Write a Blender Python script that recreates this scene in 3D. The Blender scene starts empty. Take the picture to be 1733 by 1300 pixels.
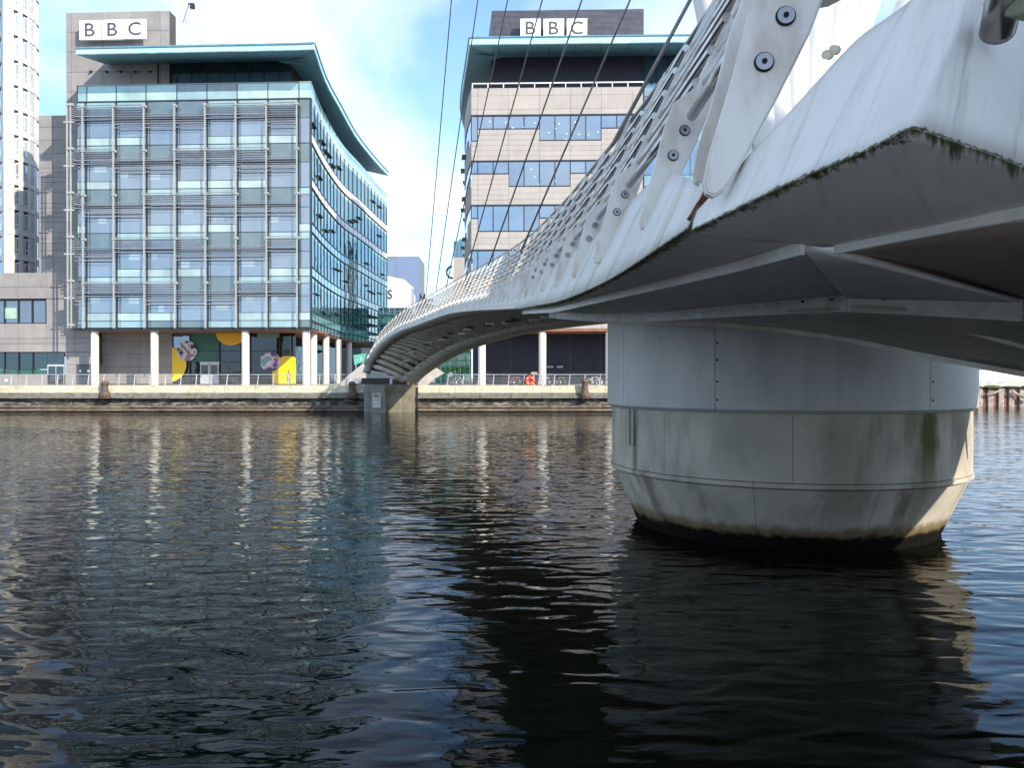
import bpy, bmesh, math, random
from mathutils import Vector, Matrix, Quaternion
random.seed(7)
R = math.radians
SC = bpy.context.scene
COL = SC.collection
# ------------------------------------------------------------------ camera
F = 1350.0; CZ = 3.37; PITCH = math.atan(10 / F)
cd = bpy.data.cameras.new('camera'); cam = bpy.data.objects.new('camera', cd); COL.objects.link(cam)
cd.sensor_width = 36; cd.lens = 36 * F / 1733; cd.clip_start = 0.05; cd.clip_end = 5000
cam.location = (0, 0, CZ); cam.rotation_euler = (R(90) - PITCH, 0, 0)
SC.camera = cam
# ------------------------------------------------------------------ sun, sky, exposure
TO_SUN = Vector((0.60, -0.64, 0.48)).normalized()
sl = bpy.data.lights.new('sun', 'SUN'); sun = bpy.data.objects.new('sun', sl); COL.objects.link(sun)
sl.energy = 4.0; sl.angle = R(0.5); sl.color = (1.0, 0.92, 0.80)
sun.rotation_euler = TO_SUN.to_track_quat('Z', 'Y').to_euler()
W = bpy.data.worlds.new('World'); SC.world = W; W.use_nodes = True
wt = W.node_tree; wt.nodes.clear()
def wn(t, **k):
    n = wt.nodes.new(t)
    for a, b in k.items(): setattr(n, a, b)
    return n
sky = wn('ShaderNodeTexSky', sky_type='NISHITA', sun_disc=False, sun_elevation=math.asin(TO_SUN.z),
         sun_rotation=math.atan2(TO_SUN.x, TO_SUN.y), air_density=1.0, dust_density=0.6, ozone_density=2.0)
tc = wn('ShaderNodeTexCoord'); sep = wn('ShaderNodeSeparateXYZ'); wt.links.new(tc.outputs['Generated'], sep.inputs[0])
az = wn('ShaderNodeMath', operation='ADD'); az.inputs[1].default_value = 0.22; wt.links.new(sep.outputs[2], az.inputs[0])
mxz = wn('ShaderNodeMath', operation='MAXIMUM'); mxz.inputs[1].default_value = 0.05; wt.links.new(az.outputs[0], mxz.inputs[0])
cmb = wn('ShaderNodeCombineXYZ')
for i, ax in enumerate((0, 1)):
    dv = wn('ShaderNodeMath', operation='DIVIDE'); wt.links.new(sep.outputs[ax], dv.inputs[0]); wt.links.new(mxz.outputs[0], dv.inputs[1]); wt.links.new(dv.outputs[0], cmb.inputs[i])
nz = wn('ShaderNodeTexNoise'); nz.inputs['Scale'].default_value = 1.35; nz.inputs['Detail'].default_value = 7; nz.inputs['Roughness'].default_value = 0.52; nz.inputs['Distortion'].default_value = 0.4
mp = wn('ShaderNodeMapping'); mp.inputs['Location'].default_value = (3.1, 1.3, 0); mp.inputs['Scale'].default_value = (1.0, 0.8, 1)
wt.links.new(cmb.outputs[0], mp.inputs[0]); wt.links.new(mp.outputs[0], nz.inputs['Vector'])
rp = wn('ShaderNodeValToRGB'); rp.color_ramp.elements[0].position = 0.40; rp.color_ramp.elements[1].position = 0.64
rp.color_ramp.elements[1].color = (0.85, 0.85, 0.85, 1)
wt.links.new(nz.outputs['Fac'], rp.inputs[0])
mixc = wn('ShaderNodeMixRGB'); mixc.inputs[2].default_value = (8.2, 8.9, 9.7, 1)
wt.links.new(rp.outputs[0], mixc.inputs[0])
skm = wn('ShaderNodeMixRGB', blend_type='MULTIPLY'); skm.inputs[0].default_value = 1; skm.inputs[2].default_value = (0.75, 1.1, 1.5, 1)
wt.links.new(sky.outputs[0], skm.inputs[1]); wt.links.new(skm.outputs[0], mixc.inputs[1])
hz = wn('ShaderNodeMapRange'); hz.inputs['From Min'].default_value = 0.0; hz.inputs['From Max'].default_value = 0.62; hz.inputs['To Min'].default_value = 0.85; hz.inputs['To Max'].default_value = 0.0
wt.links.new(sep.outputs[2], hz.inputs['Value'])
mixh = wn('ShaderNodeMixRGB'); mixh.inputs[2].default_value = (5.0, 7.9, 11.2, 1); wt.links.new(hz.outputs[0], mixh.inputs[0]); wt.links.new(skm.outputs[0], mixh.inputs[1]); wt.links.new(mixh.outputs[0], mixc.inputs[1])
bg = wn('ShaderNodeBackground'); bg.inputs[1].default_value = 0.12
wo = wn('ShaderNodeOutputWorld'); wt.links.new(mixc.outputs[0], bg.inputs[0]); wt.links.new(bg.outputs[0], wo.inputs[0])
SC.view_settings.view_transform = 'Standard'; SC.view_settings.look = 'None'
SC.view_settings.exposure = 0.56; SC.view_settings.gamma = 1; SC.view_settings.use_curve_mapping = False
SC.render.engine = 'CYCLES'
SC.cycles.use_denoising = True
SC.cycles.max_bounces = 7; SC.cycles.glossy_bounces = 4; SC.cycles.diffuse_bounces = 4
SC.cycles.caustics_reflective = True; SC.cycles.blur_glossy = 1.0; SC.cycles.sample_clamp_indirect = 4.0; SC.cycles.caustics_refractive = False

# ------------------------------------------------------------------ geometry of the view
_fw = Vector((0, math.cos(PITCH), -math.sin(PITCH))); _up = Vector((0, math.sin(PITCH), math.cos(PITCH)))
def ray(px, py):
    return Vector((1, 0, 0)) * ((px - 866.5) / F) + _fw + _up * ((650 - py) / F)
def U(px, py, y):                       # the world point seen at (px, py) whose distance into the scene is y
    d = ray(px, py); k = y / d.y
    return Vector((0, 0, CZ)) + d * k
class Frame:                            # an upright plane with its own axes: u along, w inwards, v up
    def __init__(s, px, y, ang, z=2.6):
        p = U(px, 640, y); s.o = Vector((p.x, p.y, z)); s.a = R(ang)
        s.U = Vector((math.cos(s.a), math.sin(s.a), 0)); s.W = Vector((-math.sin(s.a), math.cos(s.a), 0))
    def uv(s, px, py, w=0):
        d = ray(px, py); n = s.W; k = (s.o + n * w - Vector((0, 0, CZ))).dot(n) / d.dot(n)
        q = Vector((0, 0, CZ)) + d * k - s.o
        return q.dot(s.U), q.z
    def loc(s, p):
        q = Vector(p) - s.o; return Vector((q.dot(s.U), q.dot(s.W), q.z))

# ------------------------------------------------------------------ materials
MATS = {}
def mat(name, col, rough=0.6, metal=0.0, var=0.15, nscale=1.5, bump=0.0, bscale=30, stretch=(1, 1, 1), spec=0.5, rnd=0.0, col2=None, ior=None, dirt_or_bounce=None, trans=0):
    if name in MATS: return MATS[name]
    m = bpy.data.materials.new(name); m.use_nodes = True; MATS[name] = m
    nt = m.node_tree; b = nt.nodes['Principled BSDF']
    b.inputs['Roughness'].default_value = rough; b.inputs['Metallic'].default_value = metal
    b.inputs['Specular IOR Level'].default_value = spec
    if ior: b.inputs['IOR'].default_value = ior
    if trans: b.inputs['Transmission Weight'].default_value = trans
    g = nt.nodes.new('ShaderNodeNewGeometry'); mpn = nt.nodes.new('ShaderNodeMapping'); mpn.inputs['Scale'].default_value = stretch
    nt.links.new(g.outputs['Position'], mpn.inputs[0])
    n = nt.nodes.new('ShaderNodeTexNoise'); n.inputs['Scale'].default_value = nscale; n.inputs['Detail'].default_value = 6; n.inputs['Roughness'].default_value = 0.6
    nt.links.new(mpn.outputs[0], n.inputs['Vector'])
    r = nt.nodes.new('ShaderNodeValToRGB'); r.color_ramp.elements[0].position = 0.3; r.color_ramp.elements[1].position = 0.7
    c2 = col2 if col2 else tuple(c * (1 - var * 2) for c in col)
    c1 = tuple(min(1, c * (1 + var * 0.6)) for c in col)
    r.color_ramp.elements[0].color = (*c2, 1); r.color_ramp.elements[1].color = (*c1, 1)
    nt.links.new(n.outputs['Fac'], r.inputs[0]); out = r.outputs[0]
    if rnd:
        oi = nt.nodes.new('ShaderNodeObjectInfo'); mr = nt.nodes.new('ShaderNodeMapRange')
        mr.inputs['To Min'].default_value = 1 - rnd; mr.inputs['To Max'].default_value = 1 + rnd
        nt.links.new(oi.outputs['Random'], mr.inputs['Value'])
        mm = nt.nodes.new('ShaderNodeMixRGB'); mm.blend_type = 'MULTIPLY'; mm.inputs[0].default_value = 1
        nt.links.new(out, mm.inputs[1]); nt.links.new(mr.outputs[0], mm.inputs[2]); out = mm.outputs[0]
    if dirt_or_bounce:                                   # (colour, amount, stretch)
        dn = nt.nodes.new('ShaderNodeTexNoise'); dm = nt.nodes.new('ShaderNodeMapping'); dm.inputs['Scale'].default_value = dirt_or_bounce[2]
        nt.links.new(g.outputs['Position'], dm.inputs[0]); nt.links.new(dm.outputs[0], dn.inputs['Vector']); dn.inputs['Scale'].default_value = 1; dn.inputs['Detail'].default_value = 8
        dn.inputs['Roughness'].default_value = 0.65
        dr = nt.nodes.new('ShaderNodeValToRGB'); dr.color_ramp.elements[0].position = 0.48; dr.color_ramp.elements[1].position = 0.74
        dr.color_ramp.elements[1].color = (dirt_or_bounce[1],) * 3 + (1,)
        nt.links.new(dn.outputs['Fac'], dr.inputs[0])
        dx = nt.nodes.new('ShaderNodeMixRGB'); dx.inputs[2].default_value = (*dirt_or_bounce[0], 1)
        nt.links.new(dr.outputs[0], dx.inputs[0]); nt.links.new(out, dx.inputs[1]); out = dx.outputs[0]
    nt.links.new(out, b.inputs['Base Color'])
    m['out'] = 1
    if bump:
        bn = nt.nodes.new('ShaderNodeTexNoise'); bn.inputs['Scale'].default_value = bscale; bn.inputs['Detail'].default_value = 5
        nt.links.new(g.outputs['Position'], bn.inputs['Vector'])
        bb = nt.nodes.new('ShaderNodeBump'); bb.inputs['Strength'].default_value = bump; bb.inputs['Distance'].default_value = 0.02
        nt.links.new(bn.outputs['Fac'], bb.inputs['Height']); nt.links.new(bb.outputs[0], b.inputs['Normal'])
    return m
def glass(name, col, refl=0.35, tint=(1, 1, 1), rough=0.02, wob=0.02, rnd=0.15):
    if name in MATS: return MATS[name]
    m = bpy.data.materials.new(name); m.use_nodes = True; MATS[name] = m
    nt = m.node_tree; nt.nodes.clear()
    o = nt.nodes.new('ShaderNodeOutputMaterial'); mx = nt.nodes.new('ShaderNodeMixShader')
    d = nt.nodes.new('ShaderNodeBsdfDiffuse'); g = nt.nodes.new('ShaderNodeBsdfGlossy')
    g.inputs['Color'].default_value = (*tint, 1); g.inputs['Roughness'].default_value = rough
    lw = nt.nodes.new('ShaderNodeLayerWeight'); lw.inputs[0].default_value = 0.25
    mr = nt.nodes.new('ShaderNodeMapRange'); mr.inputs['To Min'].default_value = refl; mr.inputs['To Max'].default_value = 0.95
    nt.links.new(lw.outputs['Fresnel'], mr.inputs['Value']); nt.links.new(mr.outputs[0], mx.inputs[0])
    ge = nt.nodes.new('ShaderNodeNewGeometry'); n = nt.nodes.new('ShaderNodeTexNoise'); n.inputs['Scale'].default_value = 0.5; n.inputs['Detail'].default_value = 3
    nt.links.new(ge.outputs['Position'], n.inputs['Vector'])
    oi = nt.nodes.new('ShaderNodeObjectInfo'); wn_ = nt.nodes.new('ShaderNodeTexWhiteNoise'); wn_.noise_dimensions = '1D'
    nt.links.new(oi.outputs['Random'], wn_.inputs['W'])
    r = nt.nodes.new('ShaderNodeValToRGB'); r.color_ramp.elements[0].color = (*[c * 0.5 for c in col], 1); r.color_ramp.elements[1].color = (*[min(1, c * 1.5) for c in col], 1)
    ad = nt.nodes.new('ShaderNodeMath'); ad.operation = 'MULTIPLY_ADD'; ad.inputs[1].default_value = rnd * 2; 
    nt.links.new(wn_.outputs['Value'], ad.inputs[0]); nt.links.new(n.outputs['Fac'], ad.inputs[2])
    sb = nt.nodes.new('ShaderNodeMath'); sb.operation = 'SUBTRACT'; sb.inputs[1].default_value = rnd; nt.links.new(ad.outputs[0], sb.inputs[0])
    nt.links.new(sb.outputs[0], r.inputs[0]); nt.links.new(r.outputs[0], d.inputs[0])
    bn = nt.nodes.new('ShaderNodeTexNoise'); bn.inputs['Scale'].default_value = 0.7; nt.links.new(ge.outputs['Position'], bn.inputs['Vector'])
    bb = nt.nodes.new('ShaderNodeBump'); bb.inputs['Strength'].default_value = wob; bb.inputs['Distance'].default_value = 1.0
    nt.links.new(bn.outputs['Fac'], bb.inputs['Height']); nt.links.new(bb.outputs[0], g.inputs['Normal'])
    nt.links.new(d.outputs[0], mx.inputs[1]); nt.links.new(g.outputs[0], mx.inputs[2]); nt.links.new(mx.outputs[0], o.inputs[0])
    return m
stone_a = mat('grey stone panels', (0.32, 0.30, 0.285), 0.75, var=0.08, nscale=0.9, rnd=0.06, bump=0.1, dirt_or_bounce=((0.2, 0.19, 0.18), 0.35, (2.2, 2.2, 0.25)))
stone_b = mat('buff stone panels', (0.46, 0.415, 0.38), 0.75, var=0.05, nscale=0.7, rnd=0.05, bump=0.1, dirt_or_bounce=((0.32, 0.29, 0.27), 0.4, (2, 2, 0.2)))
joint_m = mat('dark joint grey', (0.09, 0.085, 0.08), 0.9)  # dark grey of the joint backing and inner cores
cream = mat('cream tower render', (0.70, 0.67, 0.60), 0.8, var=0.04, rnd=0.03)
conc_col = mat('white painted column', (0.80, 0.76, 0.66), 0.6, var=0.05, dirt_or_bounce=((0.5, 0.46, 0.38), 0.3, (3, 3, 0.4)))
win = glass('lavender window glass', (0.11, 0.15, 0.20), 0.27, (0.82, 0.92, 1.0))
blind_m = glass('pale blind behind glass', (0.22, 0.29, 0.33), 0.28, (0.9, 0.97, 1.0))
win_dark = glass('dark glass', (0.012, 0.018, 0.02), 0.10, (0.8, 0.95, 0.95))
foyer_g = glass('black foyer glass', (0.008, 0.010, 0.012), 0.05, (0.8, 0.9, 0.95))
win_navy = glass('navy glass', (0.03, 0.05, 0.08), 0.22, (0.8, 0.9, 1.0))
curt = glass('green curtain glass', (0.012, 0.04, 0.045), 0.30, (0.72, 0.95, 0.97), wob=0.06)
spand = glass('pale mint spandrel glass', (0.22, 0.34, 0.345), 0.22, (0.9, 1, 1))
band_l = glass('light band glass', (0.36, 0.48, 0.47), 0.15, (0.95, 1, 1))
panel_d = glass('grey green spandrel', (0.09, 0.135, 0.15), 0.15, (0.85, 0.95, 0.97), rnd=0.05)
teal_band = glass('teal spandrel glass', (0.16, 0.33, 0.33), 0.25, (0.85, 1, 1))
mint_bal = glass('mint balustrade glass', (0.42, 0.60, 0.54), 0.15, (0.9, 1, 1))
frame_d = mat('dark window frame', (0.035, 0.04, 0.05), 0.45, 0.3)
fin_w = mat('pale metal mullion', (0.42, 0.43, 0.41), 0.5, 0.1, var=0.08)
louv = mat('aluminium louvre', (0.36, 0.37, 0.39), 0.4, 0.4, var=0.08)
roof_b = mat('pale blue roof metal', (0.50, 0.80, 0.90), 0.35, 0.1, var=0.05, nscale=0.3)
roof_s = mat('blue soffit panels', (0.22, 0.50, 0.60), 0.45, 0.0, var=0.05, nscale=0.3, rnd=0.04)
roof_t = mat('roof top', (0.2, 0.22, 0.24), 0.7)
white_p = mat('white sign panel', (0.85, 0.85, 0.85), 0.4, var=0.01)
letter = mat('grey sign letters', (0.09, 0.09, 0.10), 0.5)
navy_l = mat('navy louvre cladding', (0.035, 0.035, 0.055), 0.45, 0.2, rnd=0.1)
navy_h = mat('grey louvre slat', (0.14, 0.14, 0.17), 0.45, 0.2)
rust_sof = mat('rust brown soffit', (0.32, 0.14, 0.08), 0.7)
steel = mat('railing steel', (0.58, 0.59, 0.60), 0.4, 0.2, var=0.1)
coping = mat('cream coping stone', (0.76, 0.66, 0.48), 0.85, var=0.12, nscale=1.5, rnd=0.09, bump=0.3, dirt_or_bounce=((0.26, 0.21, 0.14), 0.55, (1.2, 1.2, 2.2)))
ledge = mat('mossy concrete ledge', (0.24, 0.22, 0.19), 0.9, var=0.25, nscale=2, rnd=0.1, bump=0.5, dirt_or_bounce=((0.16, 0.19, 0.05), 0.7, (0.5, 0.5, 2.5)))
qwall = mat('dark dock wall', (0.075, 0.065, 0.055), 0.85, var=0.35, nscale=3, bump=0.6, dirt_or_bounce=((0.55, 0.52, 0.45), 0.8, (1.1, 1.1, 3.0)))
timber = mat('weathered dock timber', (0.20, 0.14, 0.10), 0.85, var=0.3, nscale=2, rnd=0.15, bump=0.4, dirt_or_bounce=((0.42, 0.38, 0.28), 0.6, (0.8, 0.8, 4)))
weed = mat('black weed', (0.02, 0.018, 0.012), 0.6)
paving = mat('paving', (0.42, 0.39, 0.34), 0.85, var=0.1, nscale=1)
rusty = mat('rusty iron', (0.19, 0.125, 0.095), 0.85, var=0.4, nscale=6, bump=0.6)
orange = mat('lifebuoy orange', (0.80, 0.10, 0.03), 0.45, var=0.05)
yellow = mat('yellow film', (0.95, 0.62, 0.02), 0.5, var=0.02)
amber = mat('amber film', (0.92, 0.48, 0.03), 0.5, var=0.02)
greenglass = glass('bright green glass', (0.16, 0.45, 0.30), 0.2, (0.8, 1, 0.9))
green_m = mat('green painted steel', (0.14, 0.50, 0.36), 0.5)
grey_door = mat('blue grey door', (0.10, 0.11, 0.14), 0.5)
conc_ramp = mat('pale ramp concrete', (0.50, 0.46, 0.41), 0.8, var=0.1)
blue_far = mat('blue grey cladding', (0.19, 0.26, 0.40), 0.6, var=0.02)
white_far = mat('white cladding', (0.85, 0.86, 0.86), 0.6, var=0.02)
# bridge
stainless = mat('stainless tube', (0.62, 0.60, 0.57), 0.22, 0.95, var=0.12, nscale=8, stretch=(1, 1, 1), dirt_or_bounce=((0.34, 0.2, 0.10), 0.75, (4, 4, 4)))  # warm bounce under the tubes, put into their colour as brown patches
pipe_m = mat('top rail pipe', (0.26, 0.24, 0.23), 0.3, 0.9, var=0.1)
fin_m = mat('post paint', (0.80, 0.755, 0.69), 0.42, 0.0, var=0.07, nscale=3, bump=0.05, dirt_or_bounce=((0.40, 0.31, 0.20), 0.6, (8, 8, 2.5)))
bolt_m = mat('bolt steel', (0.38, 0.38, 0.39), 0.35, 0.85)
hole_m = mat('bolt hole', (0.01, 0.01, 0.01), 0.9)
mast_m = mat('mast white paint', (0.82, 0.81, 0.78), 0.35, var=0.03)
cable_m = mat('stay cable', (0.26, 0.25, 0.25), 0.5, 0.5)
flange_m = mat('flange paint', (0.86, 0.86, 0.82), 0.45, var=0.08, nscale=4, dirt_or_bounce=((0.42, 0.24, 0.08), 0.5, (2.2, 2.2, 6)))
rib_m = mat('soffit rib paint', (0.92, 0.85, 0.72), 0.6, var=0.12, nscale=1.4, rnd=0.06, dirt_or_bounce=((0.2, 0.17, 0.13), 0.5, (0.6, 3, 1)))
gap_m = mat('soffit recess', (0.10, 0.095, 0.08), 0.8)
brown_s = mat('brown stained soffit', (0.42, 0.33, 0.25), 0.65, var=0.2, nscale=1.2)  # brown base colour with darker mottling
drum_m = mat('blue grey drum paint', (0.60, 0.575, 0.535), 0.45, var=0.07, nscale=0.8, bump=0.04, dirt_or_bounce=((0.27, 0.28, 0.25), 0.4, (1.6, 1.6, 0.25)))

def steel_stained(name, base, moss_w, streak_dir, moss=True, streak=0.5, base2=None):
    """painted steel with streaks along v and a ragged moss band near v = 0 (UV in metres)"""
    m = bpy.data.materials.new(name); m.use_nodes = True; MATS[name] = m
    nt = m.node_tree; b = nt.nodes['Principled BSDF']; b.inputs['Roughness'].default_value = 0.5
    uv = nt.nodes.new('ShaderNodeUVMap'); uv.uv_map = 'UVMap'
    def noise(scale, vec, det=6, ro=0.6):
        mpn = nt.nodes.new('ShaderNodeMapping'); mpn.inputs['Scale'].default_value = vec; nt.links.new(uv.outputs[0], mpn.inputs[0])
        n = nt.nodes.new('ShaderNodeTexNoise'); n.inputs['Scale'].default_value = scale; n.inputs['Detail'].default_value = det; n.inputs['Roughness'].default_value = ro
        nt.links.new(mpn.outputs[0], n.inputs['Vector']); return n.outputs['Fac']
    def ramp(f, a, b_, hi=1.0):
        r = nt.nodes.new('ShaderNodeMapRange'); r.interpolation_type = 'SMOOTHSTEP'
        r.inputs['From Min'].default_value = a; r.inputs['From Max'].default_value = b_; r.inputs['To Max'].default_value = hi
        nt.links.new(f, r.inputs['Value']); return r.outputs[0]
    def mix(f, a, c):
        x = nt.nodes.new('ShaderNodeMixRGB'); nt.links.new(f, x.inputs[0])
        if isinstance(a, tuple): x.inputs[1].default_value = (*a, 1)
        else: nt.links.new(a, x.inputs[1])
        x.inputs[2].default_value = (*c, 1); return x.outputs[0]
    c = mix(ramp(noise(0.9, (1, 1, 1)), 0.35, 0.65), base, base2 or tuple(k * 0.86 for k in base))
    c = mix(ramp(noise(1, streak_dir, 8, 0.7), 0.5, 0.8, streak), c, tuple(k * 0.32 for k in base))
    c = mix(ramp(noise(130, (1, 1, 1), 2), 0.56, 0.8, 0.30), c, tuple(k * 0.55 for k in base))
    c = mix(ramp(noise(2.2, (1.6, .6, 1), 7, .7), 0.5, 0.75, 0.55), c, (base[0] * .62, base[1] * .58, base[2] * .5))
    c = mix(ramp(noise(60, (1, 1, 1), 3), 0.68, 0.8, 0.35), c, (0.2, 0.19, 0.16))
    c = mix(ramp(noise(7, (1, 1, 1), 2), 0.73, 0.80, 0.5), c, (0.16, 0.15, 0.13))
    if 'white fascia' in name:
        c = mix(ramp(noise(1, (2.6, .35, 1), 5, 0.6), 0.49, 0.66, .8), c, (0.34, 0.37, 0.15))
        c = mix(ramp(noise(1, (5, .5, 1), 5, 0.6), 0.62, 0.76, .5), c, (0.30, 0.21, 0.12))
    if moss:
        sp = nt.nodes.new('ShaderNodeSeparateXYZ'); nt.links.new(uv.outputs[0], sp.inputs[0])
        wv = nt.nodes.new('ShaderNodeMath'); wv.operation = 'MULTIPLY_ADD'; wv.inputs[1].default_value = -moss_w * 6.5
        nt.links.new(noise(1, (34, 26, 1) if 'fascia' in name else (16, 1.5, 1), 8, 0.72), wv.inputs[0]); nt.links.new(sp.outputs[1], wv.inputs[2])
        f = ramp(wv.outputs[0], -moss_w * 0.75, -moss_w * 1.65)
        f.node.inputs['From Min'].default_value = -moss_w * 2.3; f.node.inputs['From Max'].default_value = -moss_w * 3.3
        mc = nt.nodes.new('ShaderNodeMixRGB'); nt.links.new(noise(25, (1, 1, 1), 4), mc.inputs[0]); mc.inputs[1].default_value = (0.02, 0.018, 0.008, 1); mc.inputs[2].default_value = (0.13, 0.125, 0.03, 1)
        x = nt.nodes.new('ShaderNodeMixRGB'); nt.links.new(f, x.inputs[0]); nt.links.new(c, x.inputs[1]); nt.links.new(mc.outputs[0], x.inputs[2]); c = x.outputs[0]
    nt.links.new(c, b.inputs['Base Color'])
    bb = nt.nodes.new('ShaderNodeBump'); bb.inputs['Strength'].default_value = 0.12; bb.inputs['Distance'].default_value = 0.01
    nt.links.new(noise(30, (1, 1, 1), 6), bb.inputs['Height']); nt.links.new(bb.outputs[0], b.inputs['Normal'])
    return m
fascia_m = steel_stained('stained white fascia', (0.74, 0.715, 0.665), 0.010, (9, 1.1, 1), streak=0.8)
fascia_n = steel_stained('stained white near fascia', (0.78, 0.755, 0.71), 0.008, (16, 1.3, 1), streak=0.9)
sof_m = steel_stained('stained grey soffit', (0.82, 0.78, 0.72), 0.055, (9, 0.8, 1), streak=0.6)
sof_n = steel_stained('stained grey near soffit', (0.82, 0.78, 0.72), 0.075, (12, 1.2, 1), streak=0.5)
sof_2 = steel_stained('streaky inner soffit', (0.82, 0.79, 0.74), 0.1, (0.9, 5, 1), moss=False, streak=0.7)
sof_dk = steel_stained('deep soffit paint', (0.74, 0.68, 0.58), 0.1, (1, 3, 1), moss=False, streak=0.5)

# ------------------------------------------------------------------ object helpers
def new(name, me, m=None, parent=None, kind=None, loc=(0, 0, 0), smooth=False):
    if m is not None and not me.materials: me.materials.append(m)
    o = bpy.data.objects.new(name, me); COL.objects.link(o); o.location = loc
    if parent: o.parent = parent
    if kind: o['kind'] = kind
    if smooth:
        me.polygons.foreach_set('use_smooth', [True] * len(me.polygons))
    return o
def thing(name, label, cat, loc=(0, 0, 0), rz=0, group=None):
    o = bpy.data.objects.new(name, None); COL.objects.link(o); o.empty_display_size = 0.3
    o.location = loc; o.rotation_euler = (0, 0, rz); o['label'] = label; o['category'] = cat
    if group: o['group'] = group
    return o
def tag(o, label, cat, group=None):
    o['label'] = label; o['category'] = cat
    if group: o['group'] = group
    return o
_box = {}
def unit_box(m):
    if m.name not in _box:
        me = bpy.data.meshes.new('box'); v = [(x, y, z) for z in (0, 1) for y in (0, 1) for x in (0, 1)]
        f = [(0, 2, 3, 1), (4, 5, 7, 6), (0, 1, 5, 4), (2, 6, 7, 3), (0, 4, 6, 2), (1, 3, 7, 5)]
        me.from_pydata(v, [], f); me.materials.append(m); _box[m.name] = me
    return _box[m.name]
def box(name, m, a, b, parent=None, kind=None, label=None):
    a = Vector(a); b = Vector(b); lo = Vector(map(min, a, b)); hi = Vector(map(max, a, b))
    o = bpy.data.objects.new(name, unit_box(m)); COL.objects.link(o)
    o.location = lo; o.scale = [max(1e-3, s) for s in (hi - lo)]
    if parent: o.parent = parent
    if kind: o['kind'] = kind
    if label: o['label'] = label
    return o
class MB:
    def __init__(s): s.v = []; s.f = []; s.uv = []
    def face(s, pts, uvs=None):
        n = len(s.v); s.v += [tuple(p) for p in pts]; s.f.append(tuple(range(n, n + len(pts)))); s.uv += uvs or [(0, 0)] * len(pts)
    def hexa(s, c):        # 8 corners: bottom 4 (ccw), top 4
        n = len(s.v); s.v += [tuple(p) for p in c]
        for q in ((0, 3, 2, 1), (4, 5, 6, 7), (0, 1, 5, 4), (1, 2, 6, 5), (2, 3, 7, 6), (3, 0, 4, 7)):
            s.f.append(tuple(n + i for i in q)); s.uv += [(0, 0)] * 4
    def box(s, a, b):
        x0, y0, z0 = a; x1, y1, z1 = b
        s.hexa([(x0, y0, z0), (x1, y0, z0), (x1, y1, z0), (x0, y1, z0), (x0, y0, z1), (x1, y0, z1), (x1, y1, z1), (x0, y1, z1)])
    def tube(s, pts, r, n=8, caps=True, r2=None):
        pts = [Vector(p) for p in pts]; rings = []; k = len(pts)
        for i, p in enumerate(pts):
            t = (pts[min(i + 1, k - 1)] - pts[max(i - 1, 0)]).normalized()
            a = t.cross(Vector((0, 0, 1)));
            if a.length < 1e-3: a = t.cross(Vector((1, 0, 0)))
            a.normalize(); b = t.cross(a)
            rr = r if r2 is None else r + (r2 - r) * i / (k - 1)
            base = len(s.v)
            for j in range(n):
                th = 2 * math.pi * j / n
                s.v.append(tuple(p + a * math.cos(th) * rr + b * math.sin(th) * rr))
            rings.append(base)
        for i in range(k - 1):
            for j in range(n):
                s.f.append((rings[i] + j, rings[i] + (j + 1) % n, rings[i + 1] + (j + 1) % n, rings[i + 1] + j)); s.uv += [(0, 0)] * 4
        if caps:
            s.f.append(tuple(rings[0] + j for j in range(n))[::-1]); s.uv += [(0, 0)] * n
            s.f.append(tuple(rings[-1] + j for j in range(n))); s.uv += [(0, 0)] * n
    def prism(s, outline, h):      # outline list of 3-D points, h vector
        h = Vector(h); n = len(outline); b = len(s.v)
        s.v += [tuple(Vector(p)) for p in outline] + [tuple(Vector(p) + h) for p in outline]
        s.f.append(tuple(b + i for i in range(n))[::-1]); s.f.append(tuple(b + n + i for i in range(n))); s.uv += [(0, 0)] * (2 * n)
        for i in range(n):
            j = (i + 1) % n; s.f.append((b + i, b + j, b + n + j, b + n + i)); s.uv += [(0, 0)] * 4
    def lathe(s, prof, n=48, c=(0, 0, 0), a0=0, a1=2 * math.pi):
        full = abs(a1 - a0 - 2 * math.pi) < 1e-6; cnt = n if full else n + 1; b = len(s.v)
        for (r, z) in prof:
            for j in range(cnt):
                th = a0 + (a1 - a0) * j / n
                s.v.append((c[0] + r * math.cos(th), c[1] + r * math.sin(th), c[2] + z))
        for i in range(len(prof) - 1):
            for j in range(n):
                k = (j + 1) % cnt
                s.f.append((b + i * cnt + j, b + i * cnt + k, b + (i + 1) * cnt + k, b + (i + 1) * cnt + j)); s.uv += [(0, 0)] * 4
    def mesh(s, name='m', uv=False, fix=True):
        me = bpy.data.meshes.new(name); me.from_pydata(s.v, [], s.f)
        if uv:
            l = me.uv_layers.new(name='UVMap')
            for i, q in enumerate(s.uv): l.data[i].uv = q
        if fix:
            bm = bmesh.new(); bm.from_mesh(me); bmesh.ops.recalc_face_normals(bm, faces=bm.faces); bm.to_mesh(me); bm.free()
        me.update(); return me
    def build(s, name, m, parent=None, kind=None, smooth=False, uv=False, label=None, fix=True):
        o = new(name, s.mesh(name, uv, fix), m, parent, kind, smooth=smooth)
        if label: o['label'] = label
        return o
def world_child(o, frame_root):
    pass
def ring_pts(c, r, n, ax1, ax2): return [c + ax1 * math.cos(2 * math.pi * i / n) * r + ax2 * math.sin(2 * math.pi * i / n) * r for i in range(n)]
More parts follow.
